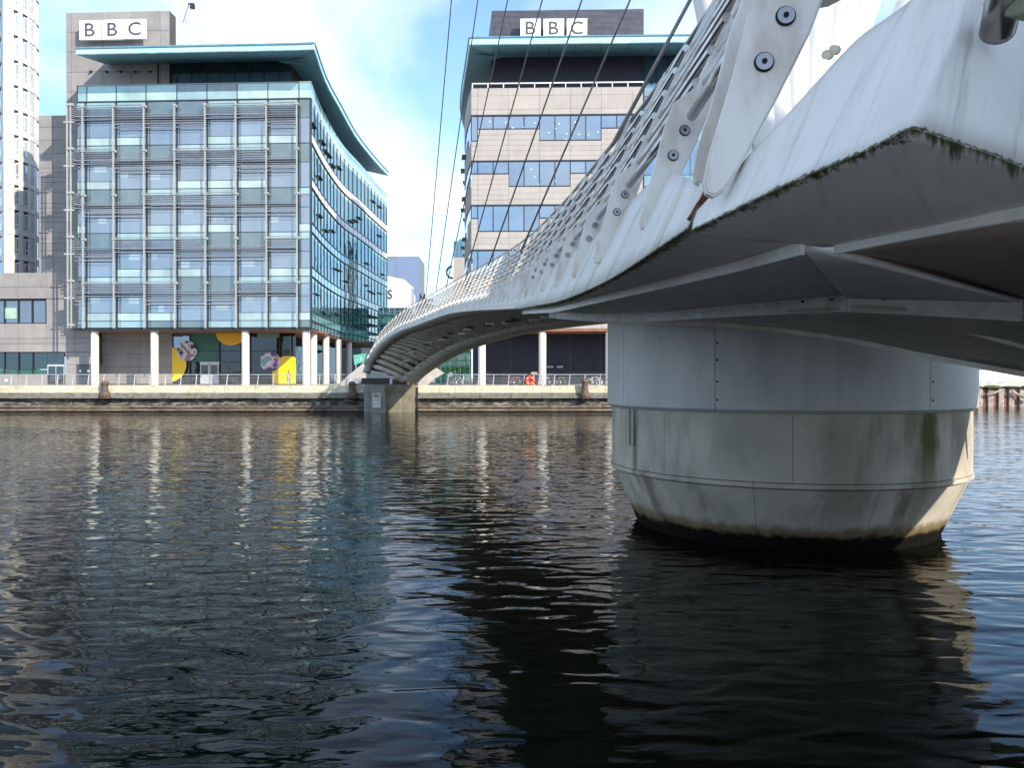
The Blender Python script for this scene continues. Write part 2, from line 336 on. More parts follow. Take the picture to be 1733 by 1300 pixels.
def catmull(P, n):          # resample a list of Vectors by arc length into n points
    P = [Vector(p) for p in P]; Q = [P[0] * 2 - P[1]] + P + [P[-1] * 2 - P[-2]]; out = []
    for i in range(1, len(Q) - 2):
        for k in range(24):
            t = k / 24; a, b, c, d = Q[i - 1], Q[i], Q[i + 1], Q[i + 2]
            out.append(0.5 * ((2 * b) + (c - a) * t + (2 * a - 5 * b + 4 * c - d) * t * t + (3 * b - a - 3 * c + d) * t ** 3))
    out.append(P[-1]); L = [0]
    for i in range(1, len(out)): L.append(L[-1] + (out[i] - out[i - 1]).length)
    res = []; j = 0
    for k in range(n):
        t = L[-1] * k / (n - 1)
        while j < len(L) - 2 and L[j + 1] < t: j += 1
        f = (t - L[j]) / max(1e-9, L[j + 1] - L[j]); res.append(out[j].lerp(out[j + 1], min(1, f)))
    return res, L[-1]
def sheet(name, A, B, m, parent, n=60, rows=6, thick=0.04, flip=False, bulge=None):
    """a plate lofted between two edge curves, UV in metres (v = 0 on A)"""
    a, la = catmull(A, n); b, lb = catmull(B, n); mb = MB()
    def P(i, j):
        t = j / rows; p = a[i].lerp(b[i], t)
        if bulge: p = p + Vector(bulge) * math.sin(math.pi * t)
        return p
    ua = [0]
    for i in range(1, n): ua.append(ua[-1] + (a[i] - a[i - 1]).length)
    v = []; f = []; uvs = []
    for i in range(n):
        for j in range(rows + 1): v.append(tuple(P(i, j)))
    ub = [0]
    for i in range(1, n): ub.append(ub[-1] + (b[i] - b[i - 1]).length)
    me = bpy.data.meshes.new(name)
    for i in range(n - 1):
        for j in range(rows):
            q = [(i, j), (i + 1, j), (i + 1, j + 1), (i, j + 1)]
            if flip: q = q[::-1]
            f.append(tuple(x * (rows + 1) + y for x, y in q))
            for x, y in q:
                t = y / rows; uvs.append((ua[x] * (1 - t) + ub[x] * t, (b[x] - a[x]).length * t))
    me.from_pydata(v, [], f); l = me.uv_layers.new(name='UVMap')
    for i, q in enumerate(uvs): l.data[i].uv = q
    o = new(name, me, m, parent, smooth=True)
    s = o.modifiers.new('thickness', 'SOLIDIFY'); s.thickness = thick; s.offset = -1
    return o

# ================================================================== SETTING: ground, water
GZ = 2.6
g = MB(); g.box((-400, 80.4, GZ - 3), (42, 1500, GZ)); o = g.build('promenade', paving, kind='structure')
g = MB(); g.box((42.01, 95.6, GZ - 3), (500, 1500, GZ + 0.35)); o = g.build('far_ground', paving, kind='structure')
g = MB(); g.box((-400, -1500, -3), (500, 0.9, 2.4)); g.build('near_bank', mat('pale near bank paving', (0.55, 0.50, 0.43), 0.8), kind='structure')
# ------------------------------------------------------------------ unseen building added on the near bank to shade the near end of the bridge
NB = thing('shade_building', 'unseen stone building added behind the viewer to shade the near bridge end', 'building', (14.3, -14, 2.4))
nb_s = bpy.data.materials.new('near bank stone'); nb_s.use_nodes = True; nb_s.node_tree.nodes['Principled BSDF'].inputs['Base Color'].default_value = (.42, .38, .33, 1); nb_s.node_tree.nodes['Principled BSDF'].inputs['Roughness'].default_value = .8
nb_w = bpy.data.materials.new('near bank window'); nb_w.use_nodes = True; nb_w.node_tree.nodes['Principled BSDF'].inputs['Base Color'].default_value = (.05, .07, .1, 1); nb_w.node_tree.nodes['Principled BSDF'].inputs['Roughness'].default_value = .05
def nbox(m, a, b, name):
    q = MB(); q.box(a, b); q.build(name, m, NB)
nbox(nb_s, (0, -16, 0), (20.9, 0, 29), 'wall'); nbox(nb_s, (-.4, -16.4, 29.01), (21.3, .4, 29.6), 'roof')
for f_ in range(8):
    for k_ in range(7): nbox(nb_w, (.8 + 2.8 * k_, .002, 1.2 + 3.5 * f_), (2.9 + 2.8 * k_, .06, 3.3 + 3.5 * f_), 'window')
g = MB(); g.face([(-400, -9, 0), (500, -9, 0), (500, 130, 0), (-400, 130, 0)]); wat = g.build('water', None, kind='structure')
def water_mat():
    m = bpy.data.materials.new('dock water'); m.use_nodes = True; nt = m.node_tree; b = nt.nodes['Principled BSDF']
    b.inputs['Base Color'].default_value = (0.0055, 0.0065, 0.0030, 1); b.inputs['Roughness'].default_value = 0.015; b.inputs['IOR'].default_value = 1.19
    b.inputs['Specular IOR Level'].default_value = 0.5; b.inputs['Specular Tint'].default_value = (0.35, 0.60, 1.0, 1)
    ge = nt.nodes.new('ShaderNodeNewGeometry')
    def noise(scale, st, det, off=(0, 0, 0), rot=0, dist=0.0):
        mp_ = nt.nodes.new('ShaderNodeMapping'); mp_.inputs['Scale'].default_value = st; mp_.inputs['Location'].default_value = off; mp_.inputs['Rotation'].default_value = (0, 0, R(rot))
        nt.links.new(ge.outputs['Position'], mp_.inputs[0]); n = nt.nodes.new('ShaderNodeTexNoise'); n.inputs['Scale'].default_value = scale; n.inputs['Detail'].default_value = det
        n.inputs['Roughness'].default_value = 0.45; n.inputs['Distortion'].default_value = dist
        nt.links.new(mp_.outputs[0], n.inputs['Vector']); return n.outputs['Fac']
    def add(a, ka, c):
        x = nt.nodes.new('ShaderNodeMath'); x.operation = 'MULTIPLY_ADD'; nt.links.new(a, x.inputs[0]); x.inputs[1].default_value = ka
        if c is None: x.inputs[2].default_value = 0
        else: nt.links.new(c, x.inputs[2])
        return x.outputs[0]
    h = add(noise(1.2, (0.9, 1.9, 1), 0.7, (3, 5, 0), 8, 0.6), 0.042, None)
    pm = nt.nodes.new('ShaderNodeMapRange'); pm.inputs['From Min'].default_value = .38; pm.inputs['From Max'].default_value = .64; pm.inputs['To Min'].default_value = .35; pm.inputs['To Max'].default_value = 1.35
    nt.links.new(noise(0.11, (1.0, 1.6, 1), 2, (4, 1, 0), 20), pm.inputs['Value'])
    pmul = nt.nodes.new('ShaderNodeMath'); pmul.operation = 'MULTIPLY'; nt.links.new(noise(4.0, (0.75, 1.7, 1), 1.2, (1, 9, 0), -7, 0.5), pmul.inputs[0]); nt.links.new(pm.outputs[0], pmul.inputs[1])
    h = add(pmul.outputs[0], 0.0045, h)
    h = add(noise(0.35, (0.8, 1.3, 1), 1, (7, 2, 0), 15), 0.05, h)
    h = add(noise(11, (0.7, 1.6, 1), 2, (7, 2, 0), 4), 0.0005, h)
    bb = nt.nodes.new('ShaderNodeBump'); bb.inputs['Strength'].default_value = 1.0; bb.inputs['Distance'].default_value = 1.0
    nt.links.new(h, bb.inputs['Height']); nt.links.new(bb.outputs[0], b.inputs['Normal'])
    return m
wat.data.materials.clear(); wat.data.materials.append(water_mat())
# ------------------------------------------------------------------ far dock edge
def xz(px, py, y): p = U(px, py, y); return p.x, p.z
EDGE = thing('dock_edge', 'long far dock wall with cream coping blocks above a dark timber-fendered face', 'dock wall', (0, 80, 0))
def dock(x0, x1):
    x = x0; k = 0
    while x < x1:
        w = random.uniform(1.5, 2.1); e = min(x + w, x1)
        box('coping_block', coping, (x + 0.012, -0.12 + random.uniform(-.02, .02), 1.90), (e - 0.012, 0.8, 2.604 + random.uniform(0, 0.02)), EDGE); x = e
    x = x0
    while x < x1:
        e = min(x + 3.1, x1)
        box('ledge_slab', ledge, (x + 0.02, -0.55 + random.uniform(-.04, .04), 1.36 + random.uniform(-.02, .02)), (e - 0.02, 0.4, 1.60), EDGE)
        box('sloping_block', ledge, (x + 0.02, -0.2, 1.60), (e - 0.02, 0.4, 1.898), EDGE); x = e
    x = x0
    while x < x1:
        e = min(x + 4.6, x1)
        box('timber_beam', timber, (x + 0.015, -0.42, 0.40 + random.uniform(-.03, .03)), (e - 0.015, -0.02, 0.62), EDGE)
        box('timber_beam', timber, (x + 0.015, -0.50, 0.10), (e - 0.015, -0.02, 0.30), EDGE); x = e
    box('wall_face', qwall, (x0, -0.02, -2.5), (x1, 0.4, 1.36), EDGE)
    box('weed_band', weed, (x0, -0.30, -2.5), (x1, -0.021, 0.09), EDGE)
dock(-75, -14.2); dock(-9.4, 40)
# short inclined railing posts with rails
def railing(pxs0, pxs1, label, y=81.0, h=1.12, sp=1.53, lean=0.10, z=GZ, mats=steel):
    x0 = U(pxs0, 650, y).x; x1 = U(pxs1, 650, y).x
    t = thing('quay_railing', label, 'railing', (x0, y, z)); n = int((x1 - x0) / sp); sp = (x1 - x0) / n
    pm = MB(); pm.hexa([(-.035, -.05, 0), (.035, -.05, 0), (.035, .05, 0), (-.035, .05, 0), (-.02 + lean, -.04, h), (.05 + lean, -.04, h), (.05 + lean, .04, h), (-.02 + lean, .04, h)])
    me = pm.mesh('post')
    for i in range(n + 1): new('post', me, mats, t, loc=(i * sp, 0, 0))
    for k in range(5):
        zz = h * (0.18 + 0.19 * k) if k < 4 else h
        r = MB(); r.tube([(-0.2 + lean * zz / h, 0, zz), (n * sp + 0.2 + lean * zz / h, 0, zz)], 0.016 if k < 4 else 0.035, 6); r.build('rail', mats, t)
    return t
railing(-60, 592, 'steel railing along the far promenade in front of the glazed building left of the footbridge')
railing(757, 1040, 'steel railing along the far promenade right of the footbridge landing, bicycles behind')

# ================================================================== LEFT GLAZED OFFICE BUILDING
def text_mesh(s, size, ext, bold=0.0):
    c = bpy.data.curves.new('t', 'FONT'); c.body = s; c.size = size; c.extrude = ext; c.offset = bold; c.align_x = 'CENTER'; c.align_y = 'CENTER'
    o = bpy.data.objects.new('t', c); COL.objects.link(o); dg = bpy.context.evaluated_depsgraph_get(); dg.update()
    me = bpy.data.meshes.new_from_object(o.evaluated_get(dg)); bpy.data.objects.remove(o)
    # centre and stand upright facing -y
    xs = [v.co.x for v in me.vertices]; ys = [v.co.y for v in me.vertices]; cx = (min(xs) + max(xs)) / 2; cy = (min(ys) + max(ys)) / 2
    hh = max(ys) - min(ys)
    for v in me.vertices: v.co = Vector((v.co.x - cx, -v.co.z, v.co.y - cy))
    me.materials.clear(); return me, hh
def letter_obj(ch, h, wd, m, parent, loc, name='letter', ext=0.05, bold=0.0):
    me, hh = text_mesh(ch, 1.0, 0.5, bold)
    xs = [v.co.x for v in me.vertices]; w0 = max(xs) - min(xs)
    for v in me.vertices: v.co = Vector((v.co.x * wd / w0, v.co.y * ext * 2, v.co.z * h / hh))
    o = new(name, me, m, parent); o.location = loc; return o
FL = Frame(132, 89, -2.7)
def FB(fr, root, name, m, x0, y0, x1, y1, w0, w1, ref=None, label=None):
    u0, v0 = fr.uv(x0, y0, w0); u1, v1 = fr.uv(x1, y1, w0)
    _, v0 = fr.uv(x0, y0, w0); _, v1 = fr.uv(x0, y1, w0)
    return box(name, m, (u0, w0, v1), (u1, w1, v0), root, label=label)
LB = thing('office_building', 'glass-fronted office building with sunshade louvres, curved side wall and sweeping pale blue roof', 'office building', FL.o, FL.a)
fl = lambda px, py, w=0: FL.uv(px, py, w)
u_ = lambda px, w=0: FL.uv(px, 400, w)[0]
v_ = lambda py, w=0, px=140: FL.uv(px, py, w)[1]
UL = 0.0; UR = u_(527)
# solid core behind the glass (floor slabs seen as dark behind)
ZT = v_(172.6); ZB = v_(555.5)
mb = MB(); mb.box((UL + .05, 0.16, ZB + .05), (UR - .6, 0.9, ZT - 0.15)); mb.build('inner_core', joint_m, LB)
mb = MB(); mb.box((UL, 0.0, ZB - 0.22), (UR - .9, 10, ZB - 0.001)); mb.build('bottom_soffit', rust_sof, LB)
mb = MB(); mb.box((UL - .02, -0.12, ZB - 0.28), (UR + .12, -0.002, ZB)); mb.build('edge_trim', frame_d, LB)
FP = 74.15
fy = [172.6 + FP * i for i in range(6)]
bays = [UL] + [u_(146.5 + 51.35 * k) for k in range(8)] + [UR]
pat = ['LLMDDLLMW', 'LLDDLLMDW', 'LDDLLMDDX', 'DDLLMDDLX', 'DLLMDDLLX']
def cell(i, y0, y1, f, m, name, w0=0.0, w1=0.14, ins=0.035):
    a = bays[i] + ins; b = bays[i + 1] - ins
    return box(name, m, (a, w0, v_(y1) + 0.03), (b, w1, v_(y0) - 0.03), LB)
nb = 0
for f in range(5):
    y = fy[f]
    for i in range(9):
        k = pat[f][i]; a = bays[i]; b = bays[i + 1]
        if k in 'LM':
            cell(i, y, y + 12, f, spand, 'spandrel_panel'); cell(i, y + 12, y + 61, f, win, 'window_pane'); cell(i, y + 61, y + FP, f, band_l, 'light_panel')
            l0, l1 = (9, 33) if k == 'L' else (9, 47)
        elif k == 'D':
            cell(i, y, y + 28, f, panel_d, 'dark_spandrel'); cell(i, y + 28, y + FP, f, win, 'window_pane'); l0, l1 = (25, 47)
        elif k == 'W':
            cell(i, y, y + 32, f, panel_d, 'dark_spandrel'); cell(i, y + 32, y + FP, f, win, 'window_pane'); continue
        else:
            cell(i, y, y + 12, f, spand, 'spandrel_panel'); cell(i, y + 12, y + 33, f, win, 'window_pane'); cell(i, y + 33, y + 61, f, win, 'window_pane'); cell(i, y + 61, y + FP, f, band_l, 'light_panel'); continue
        n = 6 if k == 'L' else (9 if k == 'M' else 5)
        # louvre screen: bearer rails as the part, blades beneath it
        zt = v_(y + l0); zb = v_(y + l1)
        scr = MB(); scr.box((a + .02, -0.62, zb - .05), (b - .02, -0.50, zb + .03)); scr.box((a + .02, -0.66, zb + .34), (b - .02, -0.62, zb + .39))
        so = scr.build('sunshade', louv, LB)
        for q in range(n):
            zz = zt + (zb + .2 - zt) * q / n
            box('louvre_blade', louv, (a + .04, -0.66, zz - .026), (b - .04, -0.50, zz + .026), so); nb += 1
    # pale blinds showing through some panes
    for i in range(1, 8):
        if pat[f][i] in 'LMD' and random.random() < .45:
            a = bays[i] + random.uniform(.2, 1.4); w_ = random.uniform(.6, 1.5); z1_ = v_(y + (34 if pat[f][i] == 'L' else 48)); h_ = random.uniform(.5, .78)
            box('window_blind', blind_m, (a, -.012, z1_ - h_), (min(a + w_, bays[i + 1] - .2), -.002, z1_), LB)
    # maintenance walkway edge line
    zz = v_(y + 30.5); box('walkway_edge', frame_d, (UL - .3, -0.42, zz - .05), (bays[8], -0.02, zz + .02), LB)
for i in range(9):
    cell(i, fy[5], 555, 5, panel_d if i in (3, 4, 8) else spand, 'spandrel_panel')
for i in range(1, 9):
    box('mullion', frame_d, (bays[i] - .06, -0.16, ZB), (bays[i] + .06, 0.15, ZT), LB)
    if i <= 8: 
        for f in range(6):
            y0 = fy[f] + (9 if f == 0 else 9.3); y1 = fy[f + 1] + 9 if f < 5 else 556.5
            if f == 5: continue
            box('mullion_fin', fin_w, (bays[i] - .07, -0.78, v_(min(y1, 556.5)) + .04), (bays[i] + .045, -0.60, v_(y0)), LB)
            box('fin_bracket', fin_w, (bays[i] - .12, -0.84, v_(y0) - .25), (bays[i] + .12, -0.17, v_(y0)), LB)
        box('mullion_fin', fin_w, (bays[i] - .07, -0.78, v_(556.5)), (bays[i] + .045, -0.60, v_(fy[5] + 9)), LB)
for f in range(6):
    for dy in (0, 12, 61): 
        yy = fy[f] + dy
        if yy > 550: continue
        zz = v_(yy)
        box('transom', frame_d, (UL, -0.05, zz - .03), (UR, -0.001, zz + .03), LB) if dy == 0 else None
# side rack at the left corner
for px in (120, 126):
    box('rack_post', fin_w, (u_(px) - .07, -0.7, v_(556)), (u_(px) + .07, -0.58, v_(179)), LB)
for f in range(6):
    zz = v_(fy[f] + 7); box('rack_arm', fin_w, (u_(119), -0.75, zz - .12), (u_(131), -0.55, zz + .12), LB)
    if f < 5:
        for q in range(7):
            z2 = v_(fy[f] + 10 + q * 3.6); box('louvre_blade', louv, (u_(120.5), -0.55, z2 - .05), (u_(131.5), 0.0, z2 + .05), LB)
        z2 = v_(fy[f] + 36); box('rack_arm', steel, (u_(114), -0.66, z2 - .07), (u_(131), -0.56, z2 + .07), LB)
# terrace balustrade
bx = [132, 148, 197.5, 248, 300, 351, 402, 454, 506.5, 527]
for i in range(9):
    a = u_(bx[i]); b = u_(bx[i + 1]); mint = i not in (0, 4, 5)
    box('balustrade_pane', mint_bal if mint else spand, (a + .05, 0.0, ZT + .1), (b - .05, 0.06, v_(158)), LB)
    box('balustrade_pane', greenglass if False else panel_d if i in (4, 5) else teal_band, (a + .05, 0.0, v_(158) + .02), (b - .05, 0.04, v_(146)), LB)
    box('balustrade_post', frame_d, (a - .04, -0.03, ZT), (a + .04, 0.08, v_(145)), LB)
box('balustrade_rail', fin_w, (UL, -0.04, v_(145.5)), (UR, 0.1, v_(144)), LB)
box('floor_edge', frame_d, (UL, -0.06, ZT - .08), (UR, .4, ZT + .06), LB); box('terrace_floor', roof_t, (UL, .41, ZT - .08), (UR - 1.6, 9, ZT + .04), LB)
# stone core wall (set back) and its panels
def panel_wall(fr, root, xs, ys, w, m, depth, gap=0.02, name='stone_panel', back=True, jm=joint_m, refpx=None):
    us = [fr.uv(x, 400, w)[0] for x in xs]; rp_ = refpx or xs[0]; vs = [fr.uv(rp_, y, w)[1] for y in ys]
    if back: box('wall_backing', jm, (us[0] + .02, w + 0.05, vs[-1]), (us[-1] - .02, w + depth, vs[0] - .02), root)
    for i in range(len(us) - 1):
        for j in range(len(vs) - 1):
            box(name, m, (us[i] + gap, w - random.uniform(0, .012), vs[j + 1] + gap), (us[i + 1] - gap, w + 0.06, vs[j] - gap), root)
panel_wall(FL, LB, [113, 122, 175, 224, 272, 288], [21, 54, 87, 122, 155, 189, 222, 256], 2.5, stone_a, 1.6)
panel_wall(FL, LB, [113, 122, 134], [256] + [256 + 33.3 * k for k in range(1, 10)], 2.5, stone_a, 12)
for px in (155, 181, 205, 230, 255):
    a, z = fl(px, 122, 2.5); mb = MB(); mb.prism([(a - .18, 2.2, z + .1), (a + .18, 2.2, z + .1), (a, 2.2, z - .12)], (0, .28, 0)); mb.build('wall_light', frame_d, LB)
a, z = fl(268, 105, 2.5); box('downpipe', frame_d, (a - .05, 2.36, ZT), (a + .05, 2.49, z), LB)
# penthouse glazing under the roof
W2 = 2.2; pz1 = FL.uv(400, 104, W2)[1]; pz0 = ZT - .1
pu = [FL.uv(x, 120, W2)[0] for x in (291, 300, 324, 349, 373, 398, 422, 447, 472, 493)]
for i in range(len(pu) - 1):
    zm = FL.uv(400, 122, W2)[1]
    box('penthouse_pane', win_dark, (pu[i] + .04, W2, zm + .05), (pu[i + 1] - .04, W2 + .1, pz1), LB)
    box('penthouse_pane', win_navy, (pu[i] + .04, W2, pz0), (pu[i + 1] - .04, W2 + .1, zm - .05), LB)
    box('penthouse_mullion', frame_d, (pu[i] - .05, W2 - .1, pz0), (pu[i] + .05, W2 + .12, pz1), LB)
box('penthouse_core', frame_d, (pu[0], W2 + .15, pz0), (pu[-1] - .05, W2 + 14, pz1 - .05), LB)
# curved side wall
wall_path = [Vector((-21.95, 87.8, 0)), Vector((-22.85, 96.4, 0)), Vector((-23.35, 104.6, 0)), Vector((-23.5, 112, 0)), Vector((-23.0, 121, 0)), Vector((-22.6, 131, 0)), Vector((-22.1, 141, 0))]
e0 = FL.o + FL.U * UR; wall_path[0] = Vector((e0.x, e0.y, 0))
NS = 22
wp, _ = catmull(wall_path, NS + 1)
def lv(p, z): q = FL.loc((p.x, p.y, 0)); return Vector((q.x, q.y, z))
def nrm(i):
    t = (wp[min(i + 1, NS)] - wp[max(i - 1, 0)]).normalized(); return Vector((t.y, -t.x, 0))     # outward (towards +x)
def wquad(mb, i, z0, z1, out, th=0.12, i1=None):
    i1 = i + 1 if i1 is None else i1
    a = wp[i]; b = wp[i1]; na = nrm(i); nb_ = nrm(i1)
    pts = [a + na * out, b + nb_ * out, b + nb_ * (out - th), a + na * (out - th)]
    mb.hexa([lv(p, z0) for p in pts] + [lv(p, z1) for p in pts])
for f in range(6):
    zt = v_(fy[f]); zn = v_(fy[f + 1]) if f < 5 else ZB
    if f == 5:
        for i in range(NS): mb = MB(); wquad(mb, i, ZB, zt, 0.0); mb.build('spandrel_panel', teal_band, LB)
        continue
    bh = 0.95
    for i in range(NS):
        mb = MB(); wquad(mb, i, zn + bh, zt - 0.62, 0.0); mb.build('window_pane', curt, LB)
        mb = MB(); wquad(mb, i, zt - 0.60, zt, 0.0); mb.build('spandrel_panel', (band_l if f < 2 else teal_band), LB)  # top storeys paler, lower ones teal: reflections put into the colour
    mb = MB()
    for i in range(NS): wquad(mb, i, zn + 0.02, zn + bh, 0.10 if f < 1 else 0.05, 0.15)
    mb.build('floor_band', white_p if f < 2 else teal_band, LB)  # upper bands coloured white for the sky they mirror
    mb = MB()
    for i in range(NS): wquad(mb, i, zn + bh, zn + bh + .09, 0.14, 0.12); wquad(mb, i, zn - .07, zn + .02, 0.14, 0.12)
    mb.build('band_trim', frame_d, LB)
    for i in range(0, NS):
        if random.random() < 0.24:
            c = wp[i].lerp(wp[i + 1], .5) + nrm(i) * 0.3; zz = zn + bh + random.uniform(0.6, 2.4)
            mb = MB(); wquad(mb, i, zz, zz + .07, 0.32, 0.32); mb.build('open_sash', frame_d, LB)
mb = MB()
for i in range(NS + 1):
    n_ = nrm(i); p = wp[i]; t = Vector((-n_.y, n_.x, 0)) * .045
    pts = [p + n_ * .08 - t, p + n_ * .08 + t, p - n_ * .1 + t, p - n_ * .1 - t]
    m2 = MB(); m2.hexa([lv(q, ZB) for q in pts] + [lv(q, ZT) for q in pts]); m2.build('mullion', frame_d, LB)
m2 = MB()
for i in range(NS): wquad(m2, i, ZT, ZT + .9, 0.02, .06)
m2.build('terrace_upstand', mint_bal, LB)
m2 = MB()
for i in range(NS): wquad(m2, i, ZT + .92, v_(146), 0.02, .06)
m2.build('terrace_glass', teal_band, LB)
# body behind the curved wall (solid) and its end
body = [lv(p - nrm(i) * .14, 0) for i, p in enumerate(wp)]
far = [lv(Vector((-45, 141, 0)), 0), lv(Vector((-45, 96, 0)), 0)]
mb = MB(); mb.prism([Vector((p.x, p.y, ZB + .02)) for p in body + far], (0, 0, ZT - ZB - .05)); mb.build('rear_wing', joint_m, LB)
mb = MB(); mb.prism([Vector((p.x, p.y, ZB - .25)) for p in body + far], (0, 0, 0.24)); mb.build('bottom_soffit', rust_sof, LB)
gc = [lv(p - nrm(i) * 4.6, 0) for i, p in enumerate(wp)]
for q in gc: q.y = max(q.y, 6.3)
mb = MB(); mb.prism([Vector((p.x, p.y, 0)) for p in gc] + [Vector((gc[-1].x - 12, gc[-1].y, 0)), Vector((gc[0].x - 9, 6.6, 0))], (0, 0, ZB - .3)); mb.build('ground_glazing', foyer_g, LB)
# penthouse along the side
pen = [lv(p - nrm(i) * 3.6, 0) for i, p in enumerate(wp)]
mb = MB(); mb.prism([Vector((p.x, max(p.y, W2 + .05), pz0)) for p in pen] + [Vector((pen[-1].x - 12, pen[-1].y, pz0)), Vector((pen[0].x - 12, W2 + 3, pz0))], (0, 0, pz1 - pz0 - .1)); mb.build('side_penthouse', win_navy, LB)
# roof: front edge then sweeping side edge
zr = FL.uv(531, 84, -3.6)[1]; zr = 35.35
side = [(-20.75, 84.0), (-21.75, 93.8), (-22.05, 103), (-22.35, 114.7), (-21.9, 126), (-21.1, 136.5)]
A0 = FL.loc((U(131, 90, 85.6).x, 85.6, 0)); 
sp_, _ = catmull([Vector((x, y, 0)) for x, y in side], 24)
outer = [Vector((A0.x, -3.6, 0))] + [Vector((A0.x + (FL.loc((side[0][0], side[0][1], 0)).x - A0.x) * k / 12, -3.6, 0)) for k in range(1, 12)] + [lv(p, 0) for p in sp_]
innr = []
for k, p in enumerate(outer):
    if k <= 12: innr.append(Vector((min(max(p.x, u_(150) * 1.0), pu[-1]), W2 + .02, 0)))
    else:
        q = p; j = k - 12; d = (outer[min(k + 1, len(outer) - 1)] - outer[k - 1]).normalized(); innr.append(p + Vector((-d.y, d.x, 0)) * 5.2)
for q in innr[12:]: q.y = max(q.y, W2 + .02)
zf0 = FL.uv(531, 84, -3.6)[1]; zf1 = zf0 + 0.62
fa = MB(); so_n = len(outer)
for k in range(so_n - 1):
    a, b = outer[k], outer[k + 1]
    fa.hexa([(a.x, a.y, zf0), (b.x, b.y, zf0), (b.x, b.y + .15, zf0), (a.x, a.y + .15, zf0), (a.x, a.y, zf1), (b.x, b.y, zf1), (b.x, b.y + .15, zf1), (a.x, a.y + .15, zf1)]) if k < 11 else None
for k in range(11, so_n - 1):
    a, b = outer[k], outer[k + 1]; d = (b - a).normalized(); n_ = Vector((-d.y, d.x, 0)) * .15
    fa.hexa([(a.x, a.y, zf0), (b.x, b.y, zf0), (b.x + n_.x, b.y + n_.y, zf0), (a.x + n_.x, a.y + n_.y, zf0), (a.x, a.y, zf1), (b.x, b.y, zf1), (b.x + n_.x, b.y + n_.y, zf1), (a.x + n_.x, a.y + n_.y, zf1)])
fa.build('roof_fascia', roof_b, LB)
tr = MB()
for k in range(so_n - 1):
    a, b = outer[k], outer[k + 1]; d = (b - a).normalized(); n_ = Vector((d.y, -d.x, 0)) * .12
    tr.hexa([(a.x + n_.x, a.y + n_.y, zf1 - .02), (b.x + n_.x, b.y + n_.y, zf1 - .02), (b.x, b.y, zf1 - .02), (a.x, a.y, zf1 - .02), (a.x + n_.x, a.y + n_.y, zf1 + .14), (b.x + n_.x, b.y + n_.y, zf1 + .14), (b.x, b.y, zf1 + .14), (a.x, a.y, zf1 + .14)])
tr.build('roof_edge_trim', mat('darker blue trim', (0.15, 0.33, 0.42), 0.4), LB)
zin = pz1 - 0.02
for k in range(so_n - 1):
    a, b, c, d = outer[k], outer[k + 1], innr[k + 1], innr[k]
    mb = MB(); g2 = 0.012
    a2 = a.lerp(b, g2); b2 = b.lerp(a, g2); c2 = c.lerp(d, g2); d2 = d.lerp(c, g2)
    mb.hexa([(a2.x, a2.y, zf0), (b2.x, b2.y, zf0), (c2.x, c2.y, zin), (d2.x, d2.y, zin)] + [(a2.x, a2.y, zf0 + .08), (b2.x, b2.y, zf0 + .08), (c2.x, c2.y, zin + .08), (d2.x, d2.y, zin + .08)])
    mb.build('soffit_panel', roof_s, LB)
mb = MB()
for k in range(so_n - 1):
    a, b, c, d = outer[k], outer[k + 1], innr[k + 1], innr[k]
    mb.face([(a.x, a.y, zf1 + .02), (b.x, b.y, zf1 + .02), (c.x, c.y, zin + .5), (d.x, d.y, zin + .5)])
    mb.face([(a.x, a.y, zf0 + .09), (b.x, b.y, zf0 + .09), (c.x, c.y, zin + .09), (d.x, d.y, zin + .09)])
mb.prism([Vector((p.x, p.y, zin + .1)) for p in innr] + [Vector((innr[-1].x - 10, innr[-1].y, zin + .1)), Vector((innr[0].x + 22, 20, zin + .1))], (0, 0, .4)); mb.build('roof_sheet', roof_t, LB)
# columns
def column(fr, root, px, y_or_w, r=0.42, z0=0.0, z1=None, m=conc_col, world=False):
    mb = MB(); mb.lathe([(0, 0), (r, 0), (r, 1), (0, 1)], 20); me = mb.mesh('column')
    o = new('column', me, m, root, smooth=False); 
    for p in me.polygons: p.use_smooth = len(p.vertices) == 4 and abs(p.normal.z) < .5
    if world: q = fr.loc((px, y_or_w, 0)); o.location = (q.x, q.y, z0)
    else: o.location = (fr.uv(px, 600, y_or_w)[0], y_or_w, z0)
    o.scale = (1, 1, (z1 if z1 is not None else ZB - .3) - z0); return o
for px in (160.5, 261.5, 415.5, 518): column(FL, LB, px, 0.6)
for px, y in ((530, 94), (551, 101.5), (572.5, 109), (590, 117)): column(FL, LB, (px - 866) / F * y, y, world=True)
# ground floor: stone wall, glazed foyer, door
WG = 6.0
panel_wall(FL, LB, [113, 150, 178, 236, 291], [556, 578, 600, 621, 650], WG, stone_a, 3)
gx = [292, 322, 372, 372.5, 408, 424, 474, 494]
ga = lambda px, py: FL.uv(px, py, WG + .3)
def gf(x0, y0, x1, y1, m, name, d=0.0, label=None, th=.08):
    a, t = ga(x0, y0); b, _ = ga(x1, y0); _, s = ga(x0, y1); return box(name, m, (a, WG + .3 - d, s), (b, WG + .3 - d + th, t), LB, label=label)
gf(292, 556, 500, 652, foyer_g, 'foyer_glazing')
gf(292, 556, 322, 594, win_navy, 'foyer_pane', .1); gf(323, 563, 372, 612, mat('green blind', (0.06, 0.17, 0.13), 0.6), 'green_blind', .1)
gf(436, 556, 474, 571, mat('green lit panel', (0.18, 0.32, 0.24), 0.5), 'ceiling_panel', .1)
for x in (292, 322, 372, 408, 424, 474, 494): gf(x - .7, 556, x + .7, 650, frame_d, 'foyer_mullion', .16)
for y in (594, 613, 632): gf(292, y - .5, 494, y + .5, frame_d, 'foyer_transom', .16)
for x0 in (340, 356):
    gf(x0, 615, x0 + 15.2, 650, steel, 'door', .2); gf(x0 + 2, 618, x0 + 13, 634, foyer_g, 'door_pane', .26)
